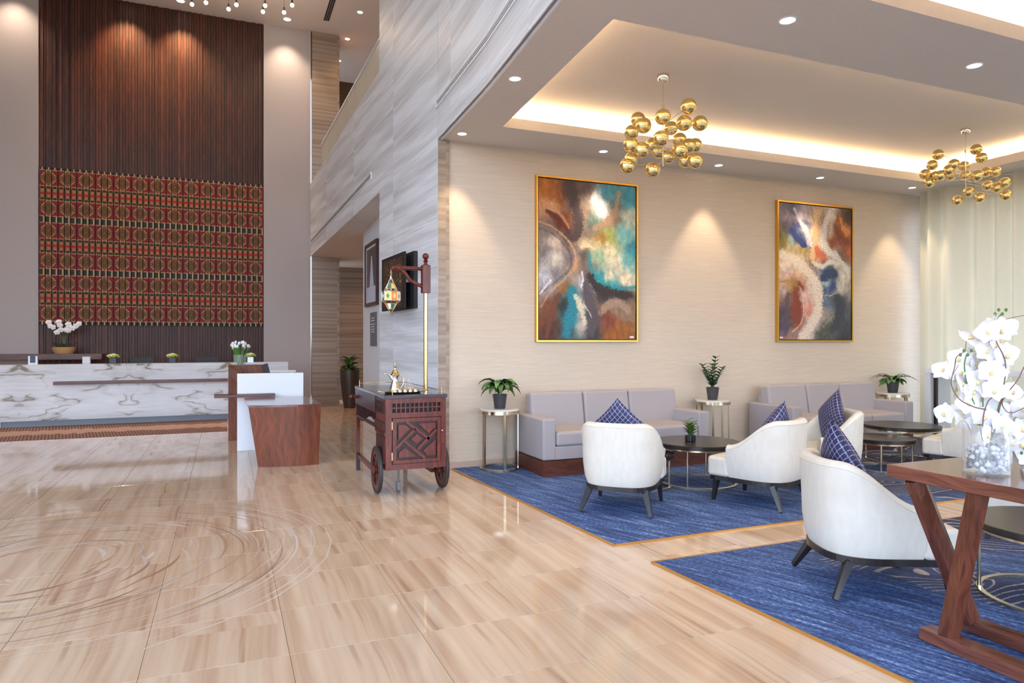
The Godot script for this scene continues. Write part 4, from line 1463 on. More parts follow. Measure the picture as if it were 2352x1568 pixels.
# ------------------------------------------------------------------ coffee cart
func build_cart():
	var t = thing("coffee_cart", "carved mahogany coffee cart on two large wheels by the marble wall", "cart", V(1.715, 0, -6.75))
	var x0 = -0.305
	var x1 = 0.295
	var zf = 0.25
	var zb = -0.2
	var body = MB.new()
	body.box(V(x0, 0.265, zb), V(x1, 0.78, zf - 0.045))
	body.box(V(x0, 0.265, zf - 0.045), V(x0 + 0.06, 0.95, zf - 0.02))
	body.box(V(x1 - 0.05, 0.265, zf - 0.045), V(x1, 0.95, zf - 0.02))
	body.box(V(x0, 0.78, zb), V(x0 + 0.02, 0.95, zf - 0.045))
	body.box(V(x1 - 0.02, 0.78, zb), V(x1, 0.95, zf - 0.045))
	part("cabinet", body, M.mahogany, t)
	# front frame: stiles and rails
	var fr = MB.new()
	fr.box(V(x0, 0.265, zf - 0.02), V(x0 + 0.06, 0.95, zf))
	fr.box(V(x1 - 0.05, 0.265, zf - 0.02), V(x1, 0.95, zf))
	fr.box(V(x0 + 0.06, 0.265, zf - 0.02), V(x1 - 0.05, 0.32, zf))
	fr.box(V(x0 + 0.06, 0.765, zf - 0.02), V(x1 - 0.05, 0.815, zf))
	fr.box(V(x0 + 0.06, 0.905, zf - 0.02), V(x1 - 0.05, 0.95, zf))
	part("front_frame", fr, M.mahogany, t)
	# lattice of small square holes
	var lt = MB.new()
	var lx0 = x0 + 0.06
	var lx1 = x1 - 0.05
	var pit = (lx1 - lx0) / 11.0
	for i in 12:
		lt.box(V(lx0 + i * pit - 0.006, 0.815, zf - 0.018), V(lx0 + i * pit + 0.006, 0.905, zf - 0.004))
	for y in [0.86]:
		lt.box(V(lx0, y - 0.006, zf - 0.018), V(lx1, y + 0.006, zf - 0.005))
	for i in 11:
		for y in [0.838, 0.882]:
			lt.sphere(V(lx0 + (i + 0.5) * pit, y + 0.021, zf - 0.01), 0.006, 6)
	part("lattice", lt, M.mahogany, t)
	var ld = MB.new()
	ld.box(V(lx0, 0.815, zf - 0.05), V(lx1, 0.905, zf - 0.045))
	part("lattice_back", ld, M.dark, t)
	# door with raised strapwork
	var dr = MB.new()
	dr.box(V(x0 + 0.066, 0.325, zf - 0.042), V(x1 - 0.056, 0.76, zf - 0.024))
	var door = part("door", dr, M.mahogany_dark, t)
	var dx0 = x0 + 0.066
	var dx1 = x1 - 0.056
	var dy0 = 0.325
	var dy1 = 0.76
	var bd = MB.new()
	for e in [[V(dx0, dy0, 0), V(dx1, dy0 + 0.035, 0)], [V(dx0, dy1 - 0.035, 0), V(dx1, dy1, 0)], [V(dx0, dy0 + 0.035, 0), V(dx0 + 0.035, dy1 - 0.035, 0)], [V(dx1 - 0.035, dy0 + 0.035, 0), V(dx1, dy1 - 0.035, 0)]]:
		bd.box(e[0] + V(0, 0, zf - 0.024), e[1] + V(0, 0, zf + 0.008))
	part("door_border", bd, M.mahogany, door)
	var cx = (dx0 + dx1) * 0.5
	var cy = (dy0 + dy1) * 0.5
	var hx = (dx1 - dx0) * 0.5 - 0.03
	var hy = (dy1 - dy0) * 0.5 - 0.03
	var sc = Vector2(hx / 280.0, hy / 300.0)
	# straps turning round a central lozenge
	for e in [[-270, -105, -20, 175], [-140, 290, 165, 10], [262, 150, 10, -145], [105, -285, -160, -10]]:
		var st = MB.new()
		st.bar(V(cx + e[0] * sc.x, cy + e[1] * sc.y, zf - 0.009), V(cx + e[2] * sc.x, cy + e[3] * sc.y, zf - 0.009), 0.026, 0.03, Vector3.BACK)
		part("strap", st, M.mahogany, door)
	# raised fields between the straps
	var fields = [[-255, 260, -155, 260, -75, 190, -255, -10], [-15, 270, 262, 270, 262, 185, 155, 80], [262, 30, 262, -262, 130, -262, 65, -165], [-255, -180, -165, -90, 25, -262, -255, -262], [5, 110, 85, 20, -10, -70, -95, 20]]
	for p in fields:
		var pl = []
		var cen = Vector2()
		for q in 4:
			pl.append(Vector2(p[q * 2] * sc.x, p[q * 2 + 1] * sc.y))
			cen += pl[q] / 4.0
		var m = MB.new()
		m.xf = Transform3D(Basis(V(1, 0, 0), V(0, 0, 1), V(0, -1, 0)), V(cx, cy, zf))
		var sm = []
		for q in pl:
			var s = cen + (q - cen) * 0.84
			sm.append(Vector2(s.x, -s.y))
		m.prism(sm, -0.024, 0.007)
		part("raised_field", m, M.mahogany, door)
	var kn = MB.new()
	kn.sphere(V(dx1 + 0.012, cy + 0.085, zf + 0.018), 0.012, 10)
	kn.tube([V(dx1 + 0.012, cy + 0.085, zf), V(dx1 + 0.012, cy + 0.085, zf + 0.012)], 0.006, 8)
	part("knob", kn, M.brass, door)
	var hg = MB.new()
	hg.box(V(dx0 - 0.008, 0.655, zf - 0.001), V(dx0 - 0.001, 0.73, zf + 0.006))
	hg.box(V(dx0 - 0.008, 0.36, zf - 0.001), V(dx0 - 0.001, 0.435, zf + 0.006))
	part("hinge", hg, M.brass, door)
	# side face with panel
	var sd = MB.new()
	sd.box(V(x0 - 0.012, 0.6, zb), V(x0, 0.63, zf))
	sd.box(V(x0 - 0.012, 0.66, zb), V(x0, 0.72, zf - 0.03))
	sd.box(V(x0 - 0.01, 0.32, zb + 0.05), V(x0, 0.58, zf - 0.07))
	for i in 6:
		sd.box(V(x0 - 0.008, 0.8, zb + 0.03 + i * 0.065), V(x0, 0.93, zb + 0.045 + i * 0.065))
	for y in [0.8, 0.86, 0.92]:
		sd.box(V(x0 - 0.008, y, zb + 0.03), V(x0, y + 0.015, zf - 0.05))
	part("side_carving", sd, M.mahogany_dark, t)
	# rear shelf on legs behind the cabinet
	var zr = -1.35
	var rs = MB.new()
	for x in [x0 - 0.01, x1 - 0.015]:
		rs.box(V(x, 0.78, zr), V(x + 0.025, 0.95, zb))
		for i in 13:
			var zz = lerpf(zr + 0.05, zb - 0.05, i / 12.0)
			rs.box(V(x + 0.004, 0.66 - 0.05 * sin(i * 0.5), zz - 0.01), V(x + 0.02, 0.78, zz + 0.01))
		rs.box(V(x, 0.63, zr), V(x + 0.025, 0.66, zb))
	rs.box(V(x0, 0.78, zr), V(x1, 0.95, zr + 0.025))
	part("rear_gallery", rs, M.mahogany_dark, t)
	for x in [x0, x1 - 0.04]:
		var lg = MB.new()
		lg.box(V(x, 0.16, zr), V(x + 0.04, 0.78, zr + 0.045))
		lg.bar(V(x + 0.02, 0.18, zr + 0.02), V(x + 0.02, 0.16, zb + 0.05), 0.04, 0.04)
		part("leg", lg, M.mahogany, t)
	for x in [x0, x1 - 0.04]:
		var ft = MB.new()
		ft.box(V(x, 0.0, zr), V(x + 0.04, 0.16, zr + 0.045))
		part("foot", ft, M.rubber, t)
	var hd = MB.new()
	hd.tube([V(x0 - 0.05, 0.86, zr + 0.04), V(x1 + 0.05, 0.86, zr + 0.04)], 0.02, 10)
	hd.sphere(V(x0 - 0.06, 0.86, zr + 0.04), 0.028, 10)
	hd.sphere(V(x1 + 0.06, 0.86, zr + 0.04), 0.028, 10)
	part("push_bar", hd, M.mahogany, t)
	var tp = MB.new()
	tp.rbox(V(x0 - 0.015, 0.95, zr - 0.01), V(x1 + 0.012, 0.985, zf + 0.012), 0.006)
	part("top", tp, M.cart_top, t)
	# low brass gallery rail
	var rl = MB.new()
	for p in [V(x0 + 0.03, 0, zr + 0.05), V(x1 - 0.03, 0, zr + 0.05), V(x0 + 0.07, 0, zf - 0.02), V(x1 - 0.03, 0, zf - 0.05)]:
		rl.tube([p + V(0, 0.985, 0), p + V(0, 1.05, 0)], 0.004, 6)
	rl.tube([V(x0 + 0.03, 1.015, zr + 0.05), V(x1 - 0.03, 1.015, zr + 0.05), V(x1 - 0.03, 1.015, zf - 0.05)], 0.004, 6)
	part("gallery_rail", rl, M.brass, t)
	# wheels
	for sx in [-1, 1]:
		var wx0 = -0.335 if sx < 0 else 0.33
		var wh = MB.new()
		wh.xf = Transform3D(Basis(V(0, 0, 1), V(1, 0, 0), V(0, 1, 0)), V(wx0, 0.235, -0.02))
		wh.lathe([Vector2(0.205, -0.02), Vector2(0.23, -0.016), Vector2(0.235, 0), Vector2(0.23, 0.016), Vector2(0.205, 0.02), Vector2(0.195, 0.0), Vector2(0.205, -0.02)], 36)
		var wheel = part("wheel", wh, M.rubber, t)
		var rm = MB.new()
		rm.xf = wh.xf
		rm.lathe([Vector2(0.15, -0.014), Vector2(0.2, -0.014), Vector2(0.2, 0.014), Vector2(0.15, 0.014), Vector2(0.15, -0.014)], 36)
		part("rim", rm, M.mahogany, wheel)
		var hb = MB.new()
		hb.xf = wh.xf
		hb.lathe([Vector2(0, -0.03), Vector2(0.04, -0.03), Vector2(0.04, 0.03), Vector2(0, 0.03)], 16)
		part("hub", hb, M.mahogany, wheel)
		var sp = MB.new()
		sp.xf = wh.xf
		for k in 12:
			var a = TAU * k / 12
			var d = V(cos(a), 0, sin(a))
			sp.tube([d * 0.035, d * 0.07, d * 0.09, d * 0.12, d * 0.155], [0.007, 0.011, 0.007, 0.012, 0.007], 7)
		part("spoke", sp, M.mahogany_dark, wheel)
	var ax = MB.new()
	ax.tube([V(-0.34, 0.235, -0.02), V(0.335, 0.235, -0.02)], 0.012, 8)
	part("axle", ax, M.steel, t)
	var cs = MB.new()
	cs.tube([V(-0.12, 0.265, 0.0), V(-0.12, 0.08, -0.01)], 0.01, 8)
	cs.box(V(-0.14, 0.05, -0.03), V(-0.1, 0.1, 0.01))
	cs.tube([V(-0.135, 0.034, -0.02), V(-0.105, 0.034, -0.02)], 0.033, 14)
	part("castor", cs, M.castor, t)
	# brass pole with wooden bracket
	var po = MB.new()
	po.tube([V(0.2, 0.985, -0.15), V(0.2, 2.02, -0.15)], 0.022, 14)
	part("pole", po, M.brass, t)
	var bx = MB.new()
	bx.rbox(V(0.158, 2.0, -0.192), V(0.242, 2.29, -0.108), 0.006)
	bx.lathe([Vector2(0.03, 2.29), Vector2(0.02, 2.305), Vector2(0.016, 2.32), Vector2(0.03, 2.33), Vector2(0.014, 2.345), Vector2(0.022, 2.352)], 14, V(0.2, 0, -0.15))
	bx.sphere(V(0.2, 2.382, -0.15), 0.034, 16)
	part("post_head", bx, M.mahogany, t)
	var ar = MB.new()
	ar.tube([V(0.16, 2.25, -0.15), V(0.0, 2.252, -0.15), V(-0.13, 2.253, -0.15), V(-0.165, 2.235, -0.15)], [0.02, 0.02, 0.022, 0.012], 8)
	ar.tube([V(0.16, 2.07, -0.15), V(0.09, 2.1, -0.15), V(0.03, 2.13, -0.15), V(-0.01, 2.19, -0.15), V(-0.06, 2.235, -0.15), V(-0.12, 2.248, -0.15)], [0.02, 0.018, 0.02, 0.019, 0.018, 0.014], 8)
	part("bracket_arm", ar, M.mahogany, t)
	# hanging lantern
	var L = thing("lantern", "small brass lantern with amber, green and white panes hanging from the cart", "lantern", V(1.552, 1.8, -6.9))
	var ch = MB.new()
	for k in 4:
		var ring = []
		for j in 8:
			var a = TAU * j / 8
			ring.append(V(cos(a) * 0.008 if k % 2 else 0.0, 0.42 - k * 0.022 + sin(a) * 0.014, 0.0 if k % 2 else cos(a) * 0.008))
		ch.tube(ring, 0.002, 5, true)
	part("chain", ch, M.brass, L)
	var lv = [[0.012, 0.335], [0.03, 0.29], [0.058, 0.235], [0.058, 0.215], [0.092, 0.205], [0.092, 0.115], [0.058, 0.085], [0.03, 0.03], [0.01, 0.0]]
	var fm = MB.new()
	for i in lv.size() - 1:
		for k in 8:
			var a0 = TAU * k / 8 + 0.2
			var a1 = TAU * (k + 1) / 8 + 0.2
			var p0 = V(cos(a0) * lv[i][0], lv[i][1], sin(a0) * lv[i][0])
			var p1 = V(cos(a0) * lv[i + 1][0], lv[i + 1][1], sin(a0) * lv[i + 1][0])
			var p2 = V(cos(a1) * lv[i][0], lv[i][1], sin(a1) * lv[i][0])
			fm.tube([p0, p1], 0.003, 5)
			fm.tube([p0, p2], 0.003, 5)
	fm.lathe([Vector2(0.0, -0.02), Vector2(0.01, -0.01), Vector2(0.012, 0.0)], 8)
	fm.lathe([Vector2(0.014, 0.33), Vector2(0.012, 0.37), Vector2(0.004, 0.385)], 8)
	part("frame", fm, M.champagne, L)
	for i in [1, 4, 6]:
		for k in 8:
			var a0 = TAU * k / 8 + 0.2
			var a1 = TAU * (k + 1) / 8 + 0.2
			var q0 = lv[i]
			var q1 = lv[i + 1]
			var pm = MB.new()
			pm.quad(V(cos(a1) * q1[0], q1[1], sin(a1) * q1[0]), V(cos(a0) * q1[0], q1[1], sin(a0) * q1[0]), V(cos(a0) * q0[0], q0[1], sin(a0) * q0[0]), V(cos(a1) * q0[0], q0[1], sin(a1) * q0[0]))
			part("pane", pm, M.lantern_pane[(k + i) % 4], L)
			if i == 4:
				var dm = MB.new()
				var am = (a0 + a1) * 0.5
				var c = V(cos(am), 0, sin(am)) * 0.087 + V(0, 0.16, 0)
				var s = V(-sin(am), 0, cos(am))
				dm.quad(c + V(0, -0.03, 0), c - s * 0.018, c + V(0, 0.03, 0), c + s * 0.018)
				part("jewel", dm, M.lantern_pane[(k + 1) % 4], L)
	# tray with coffee pot and cups
	var ty = thing("serving_tray", "oval brass tray on the coffee cart top", "tray", V(1.63, 0.985, -6.72))
	var tm = MB.new()
	tm.xf = Transform3D(Basis.from_scale(V(1.0, 1.0, 0.62)), V(0, 0, 0))
	tm.lathe([Vector2(0, 0.002), Vector2(0.17, 0.002), Vector2(0.2, 0.016), Vector2(0.204, 0.018), Vector2(0.17, 0.0), Vector2(0, 0.0)], 32)
	part("dish", tm, M.brass, ty)
	for sx in [-1, 1]:
		var hm = MB.new()
		hm.tube([V(sx * 0.19, 0.016, -0.04), V(sx * 0.25, 0.03, -0.02), V(sx * 0.25, 0.03, 0.02), V(sx * 0.19, 0.016, 0.04)], 0.006, 6)
		part("handle", hm, M.brass, ty)
	var dp = thing("coffee_pot", "silver long-spouted coffee pot with brass bands on the tray", "pot", V(1.56, 0.991, -6.75))
	var pm2 = MB.new()
	pm2.lathe([Vector2(0, 0), Vector2(0.056, 0), Vector2(0.06, 0.02), Vector2(0.05, 0.06), Vector2(0.032, 0.11), Vector2(0.03, 0.14), Vector2(0.038, 0.17)], 20)
	part("body", pm2, M.chrome, dp)
	var pl = MB.new()
	pl.lathe([Vector2(0.039, 0.168), Vector2(0.043, 0.175), Vector2(0.04, 0.185), Vector2(0.026, 0.215), Vector2(0.01, 0.23), Vector2(0.008, 0.245), Vector2(0.014, 0.255), Vector2(0.006, 0.27), Vector2(0.005, 0.295), Vector2(0, 0.305)], 16)
	part("lid", pl, M.brass, dp)
	var ps = MB.new()
	ps.tube([V(-0.028, 0.13, 0), V(-0.05, 0.17, 0), V(-0.075, 0.19, 0), V(-0.11, 0.192, 0)], [0.014, 0.014, 0.01, 0.004], 8)
	part("spout", ps, M.chrome, dp)
	var hn = MB.new()
	hn.tube([V(0.036, 0.17, 0), V(0.07, 0.172, 0), V(0.088, 0.14, 0), V(0.082, 0.08, 0), V(0.052, 0.04, 0)], 0.007, 8)
	part("handle", hn, M.brass, dp)
	for i in 5:
		var cp = thing("coffee_cup", "small white handleless coffee cup on the brass tray", "cup", V(1.535 + i * 0.052, 0.988, -6.655 - 0.006 * (i % 2)), 0.0, "coffee cups on the cart")
		var cm = MB.new()
		cm.lathe([Vector2(0, 0), Vector2(0.012, 0), Vector2(0.015, 0.006), Vector2(0.024, 0.038), Vector2(0.022, 0.038), Vector2(0.012, 0.008), Vector2(0, 0.008)], 14)
		part("bowl", cm, M.white_gloss, cp)
		var cr = MB.new()
		cr.lathe([Vector2(0.0242, 0.03), Vector2(0.0246, 0.038), Vector2(0.0225, 0.039)], 14)
		part("gilt_rim", cr, M.brass, cp)
	var inc = thing("sweets_dish", "glass covered dish of sweets behind the cups on the tray", "dish", V(1.7, 0.991, -6.76))
	var im = MB.new()
	im.lathe([Vector2(0, 0), Vector2(0.05, 0), Vector2(0.075, 0.02), Vector2(0.072, 0.022), Vector2(0, 0.006)], 20)
	part("dish", im, M.brass, inc)
	for k in 9:
		var sw = MB.new()
		var a = k * 2.4
		sw.sphere(V(cos(a) * 0.012 * sqrt(k), 0.03 + 0.012 * (1 - k / 9.0), sin(a) * 0.012 * sqrt(k)), 0.016, 8)
		part("sweet", sw, mat(C(206, 160, 110), 0.5), inc)
	var cv = MB.new()
	cv.lathe([Vector2(0.07, 0.022), Vector2(0.06, 0.06), Vector2(0.03, 0.1), Vector2(0.006, 0.125), Vector2(0.01, 0.14), Vector2(0, 0.15)], 18)
	part("cover", cv, M.glass, inc)

# ------------------------------------------------------------------ lounge furniture
func make_sofa(label, at):
	var t = thing("sofa", label, "sofa", at, 0.0, "grey sofas along the wallpapered wall")
	var w = 1.125
	var p = MB.new()
	p.box(V(-w + 0.005, 0.0, -0.39), V(w - 0.005, 0.172, 0.405))
	part("plinth", p, M.plinth, t)
	var b = MB.new()
	b.rbox(V(-w + 0.01, 0.178, -0.4), V(w - 0.01, 0.325, 0.405), 0.012, 2)
	part("base", b, M.sofa, t)
	for s in [-1, 1]:
		var a = MB.new()
		var x = s * (w - 0.08)
		a.rbox(V(x - 0.08, 0.178, -0.41), V(x + 0.08, 0.635, 0.41), 0.022, 2, V(0.004, 0.004, 0))
		part("armrest", a, M.sofa, t)
	var k = MB.new()
	k.rbox(V(-w + 0.16, 0.178, -0.41), V(w - 0.16, 0.72, -0.25), 0.03, 2)
	part("back_frame", k, M.sofa, t)
	var n = 3
	var cw = (2 * w - 0.325) / n
	for i in n:
		var x0 = -w + 0.1625 + i * cw
		var c = MB.new()
		c.rbox(V(x0 + 0.003, 0.325, -0.24), V(x0 + cw - 0.003, 0.485, 0.415), 0.035, 3, V(0.0, 0.022, 0.006))
		part("seat_cushion", c, M.sofa, t)
		var d = MB.new()
		d.xf = Transform3D(Basis(Vector3.RIGHT, -0.16), V(0, 0.47, -0.17))
		d.rbox(V(x0 - (0.06 if i == 0 else -0.004), -0.02, -0.09), V(x0 + cw + (0.06 if i == n - 1 else -0.004), 0.41, 0.085), 0.035, 3, V(0.004, 0.012, 0.02))
		part("back_cushion", d, M.sofa, t)
	return t

func make_chair(label, at, turn):
	var t = thing("armchair", label, "armchair", at, turn, "cream tub armchairs in the lounge")
	var a = 0.345
	var zf = -0.17
	var zc = 0.0
	var bd = 0.36
	var path = []
	for i in 7:
		path.append(Vector2(-a, lerpf(zf, zc, i / 6.0)))
	var n = 26
	for i in range(1, n):
		var q = PI - PI * i / n
		path.append(Vector2(a * signf(cos(q)) * pow(absf(cos(q)), 0.72), zc + bd * pow(absf(sin(q)), 0.78)))
	for i in 7:
		path.append(Vector2(a, lerpf(zc, zf, i / 6.0)))
	var m = path.size()
	var grid = []
	var pipe = []
	var under = []
	for i in m:
		var tg = (path[mini(i + 1, m - 1)] - path[maxi(i - 1, 0)]).normalized()
		var nr = Vector2(tg.y, -tg.x)
		if nr.dot(path[i] - Vector2(0, 0.0)) < 0: nr = -nr
		var h = 0.552 + 0.248 * smoothstep(-0.16, 0.30, path[i].y)
		var row = []
		for e in [[-0.04, 0.25], [-0.018, 0.31], [-0.004, 0.42], [0.004, lerpf(0.42, h, 0.6)], [0.008, h - 0.05], [0.005, h - 0.022], [-0.012, h - 0.005], [-0.034, h], [-0.056, h - 0.006], [-0.07, h - 0.024], [-0.075, h - 0.06], [-0.08, 0.4]]:
			var q = path[i] + nr * e[0]
			row.append(V(q.x, e[1], q.y))
		grid.append(row)
		var pq = path[i] + nr * 0.007
		pipe.append(V(pq.x, h - 0.034, pq.y))
		var uq = path[i] - nr * 0.03
		under.append(uq)
	var s = MB.new()
	surface(s, grid)
	for e in [0, m - 1]:
		var c = V(0, 0, 0)
		for q in grid[e]: c += q / grid[e].size()
		for k in grid[e].size():
			var p0 = grid[e][k]
			var p1 = grid[e][(k + 1) % grid[e].size()]
			var nn = V(0, 0, -1)
			if (p0 - c).cross(p1 - c).z > 0: s.tri(c, p1, p0, nn, nn, nn)
			else: s.tri(c, p0, p1, nn, nn, nn)
	part("shell", s, M.chair, t)
	var pp = MB.new()
	pp.tube(pipe, 0.0045, 6)
	for e in [0, m - 1]:
		pp.tube([pipe[e], V(grid[e][0].x, 0.26, grid[e][0].z)], 0.0045, 6)
	part("piping", pp, M.piping, t)
	var st = MB.new()
	st.rbox(V(-0.335, 0.25, -0.375), V(0.335, 0.43, -0.165), 0.03, 3, V(0, 0.01, 0.006))
	st.rbox(V(-0.275, 0.25, -0.3), V(0.275, 0.44, 0.17), 0.03, 3, V(0, 0.012, 0))
	st.rbox(V(-0.17, 0.25, 0.1), V(0.17, 0.438, 0.28), 0.03, 2)
	part("seat", st, M.chair, t)
	var fm = MB.new()
	var poly = []
	for i in m: poly.append(under[i])
	poly.append(Vector2(0.325, -0.3))
	poly.append(Vector2(0.305, -0.36))
	poly.append(Vector2(-0.305, -0.36))
	poly.append(Vector2(-0.325, -0.3))
	fm.prism(poly, 0.212, 0.252)
	part("base_frame", fm, M.leg, t)
	for sx in [-1, 1]:
		var l1 = MB.new()
		l1.bar(V(sx * 0.275, 0.214, -0.31), V(sx * 0.29, 0.018, -0.335), 0.05, 0.045, Vector3.BACK, 0.028, 0.026)
		part("leg", l1, M.leg, t)
		var l2 = MB.new()
		l2.bar(V(sx * 0.245, 0.214, 0.23), V(sx * 0.31, 0.019, 0.335), 0.055, 0.045, Vector3.BACK, 0.028, 0.026)
		part("leg", l2, M.leg, t)
	return t

func surface(s, g):
	# smooth grid surface; rows run round the thing, columns from outside bottom over the top
	var R = g.size()
	var K = g[0].size()
	var N = []
	for i in R:
		var row = []
		for k in K:
			var du = g[mini(i + 1, R - 1)][k] - g[maxi(i - 1, 0)][k]
			var dv = g[i][mini(k + 1, K - 1)] - g[i][maxi(k - 1, 0)]
			row.append(du.cross(dv).normalized())
		N.append(row)
	for i in R - 1:
		for k in K - 1:
			s.quadn(g[i][k], g[i + 1][k], g[i + 1][k + 1], g[i][k + 1], N[i][k], N[i + 1][k], N[i + 1][k + 1], N[i][k + 1])

var pillow_mesh = null
func cushion(chair, label, lift = 0.0, tilt = -0.32, slide = 0.0, spin = 0.0, size = 1.0):
	if pillow_mesh == null:
		var m = MB.new()
		var n = 14
		var f = func(i, j, sg):
			var u = -1.0 + 2.0 * i / n
			var v = -1.0 + 2.0 * j / n
			var th = 0.075 * pow(maxf(0.0, (1 - u * u) * (1 - v * v)), 0.45)
			var x = u * 0.215 * (1 - 0.07 * (1 - v * v))
			var y = v * 0.215 * (1 - 0.07 * (1 - u * u))
			return V(x, y, sg * th)
		for sg in [1.0, -1.0]:
			for i in n:
				for j in n:
					var q = [[i, j], [i + 1, j], [i + 1, j + 1], [i, j + 1]]
					var p = []
					var nn = []
					var uv = []
					for e in q:
						p.append(f.call(e[0], e[1], sg))
						var c = clampi(e[0], 1, n - 1)
						var d = clampi(e[1], 1, n - 1)
						var a = f.call(c + 1, d, sg) - f.call(c - 1, d, sg)
						var b = f.call(c, d + 1, sg) - f.call(c, d - 1, sg)
						nn.append(a.cross(b).normalized() * sg)
						uv.append(Vector2(float(e[0]) / n, float(e[1]) / n))
					if sg > 0: m.quadn(p[0], p[1], p[2], p[3], nn[0], nn[1], nn[2], nn[3], uv[0], uv[1], uv[2], uv[3])
					else: m.quadn(p[3], p[2], p[1], p[0], nn[3], nn[2], nn[1], nn[0], uv[3], uv[2], uv[1], uv[0])
		pillow_mesh = m.mesh()
	var o = MeshInstance3D.new()
	o.name = numbered("cushion")
	o.mesh = pillow_mesh
	o.material_override = M.cushion
	add_child(o)
	var local = Transform3D(Basis(Vector3.RIGHT, -tilt) * Basis(Vector3.BACK, PI / 4 + spin), V(slide, 0.72 + lift, 0.13))
	o.transform = chair.transform * local
	o.scale = Vector3.ONE * size
	return tag(o, label, "cushion", "navy cushions on the armchairs")

func make_side_table(label, at):
	var t = thing("side_table", label, "side table", at, 0.0, "round side tables beside the sofas")
	var h = 0.72
	var a = MB.new()
	a.lathe([Vector2(0, h - 0.022), Vector2(0.226, h - 0.022), Vector2(0.23, h - 0.018), Vector2(0.23, h - 0.003), Vector2(0.227, h), Vector2(0, h)], 40)
	part("marble_top", a, M.marble_top, t)
	var r = MB.new()
	r.lathe([Vector2(0.222, h - 0.058), Vector2(0.233, h - 0.058), Vector2(0.233, h - 0.022), Vector2(0.222, h - 0.022)], 40)
	r.lathe([Vector2(0.222, h - 0.022), Vector2(0.222, h - 0.058)], 40)
	part("rim", r, M.champagne, t)
	for k in 5:
		var q = TAU * k / 5 + 0.4
		var l = MB.new()
		var d = V(cos(q), 0, sin(q))
		l.bar(d * 0.218 + V(0, 0.012, 0), d * 0.218 + V(0, h - 0.058, 0), 0.03, 0.01, d)
		part("leg", l, M.champagne, t)
	var b = MB.new()
	b.lathe([Vector2(0.2, 0.011), Vector2(0.233, 0.011), Vector2(0.233, 0.04), Vector2(0.2, 0.04), Vector2(0.2, 0.011)], 40)
	part("base_ring", b, M.champagne, t)
	return t

func make_coffee_table(label, at, r, h, group):
	var t = thing("coffee_table", label, "coffee table", at, 0.0, group)
	var a = MB.new()
	a.lathe([Vector2(0, h - 0.042), Vector2(r - 0.004, h - 0.042), Vector2(r, h - 0.038), Vector2(r, h - 0.004), Vector2(r - 0.004, h), Vector2(0, h)], 56)
	part("top", a, M.black_wood, t)
	var g = MB.new()
	g.lathe([Vector2(r - 0.06, h - 0.062), Vector2(r - 0.03, h - 0.062), Vector2(r - 0.03, h - 0.042), Vector2(r - 0.06, h - 0.042), Vector2(r - 0.06, h - 0.062)], 48)
	part("rim", g, M.champagne, t)
	for k in 4:
		var q = TAU * k / 4 + 0.9
		var d = V(cos(q), 0, sin(q)) * (r - 0.045)
		var l = MB.new()
		l.tube([d + V(0, 0.02, 0), d + V(0, h - 0.06, 0)], 0.011, 10)
		part("leg", l, M.champagne, t)
	# open base: two thirds of a ring closed by a straight bar
	var b = MB.new()
	b.lathe([Vector2(r - 0.06, 0.011), Vector2(r - 0.03, 0.011), Vector2(r - 0.03, 0.03), Vector2(r - 0.06, 0.03), Vector2(r - 0.06, 0.011)], 48)
	part("base_ring", b, M.champagne, t)
	return t

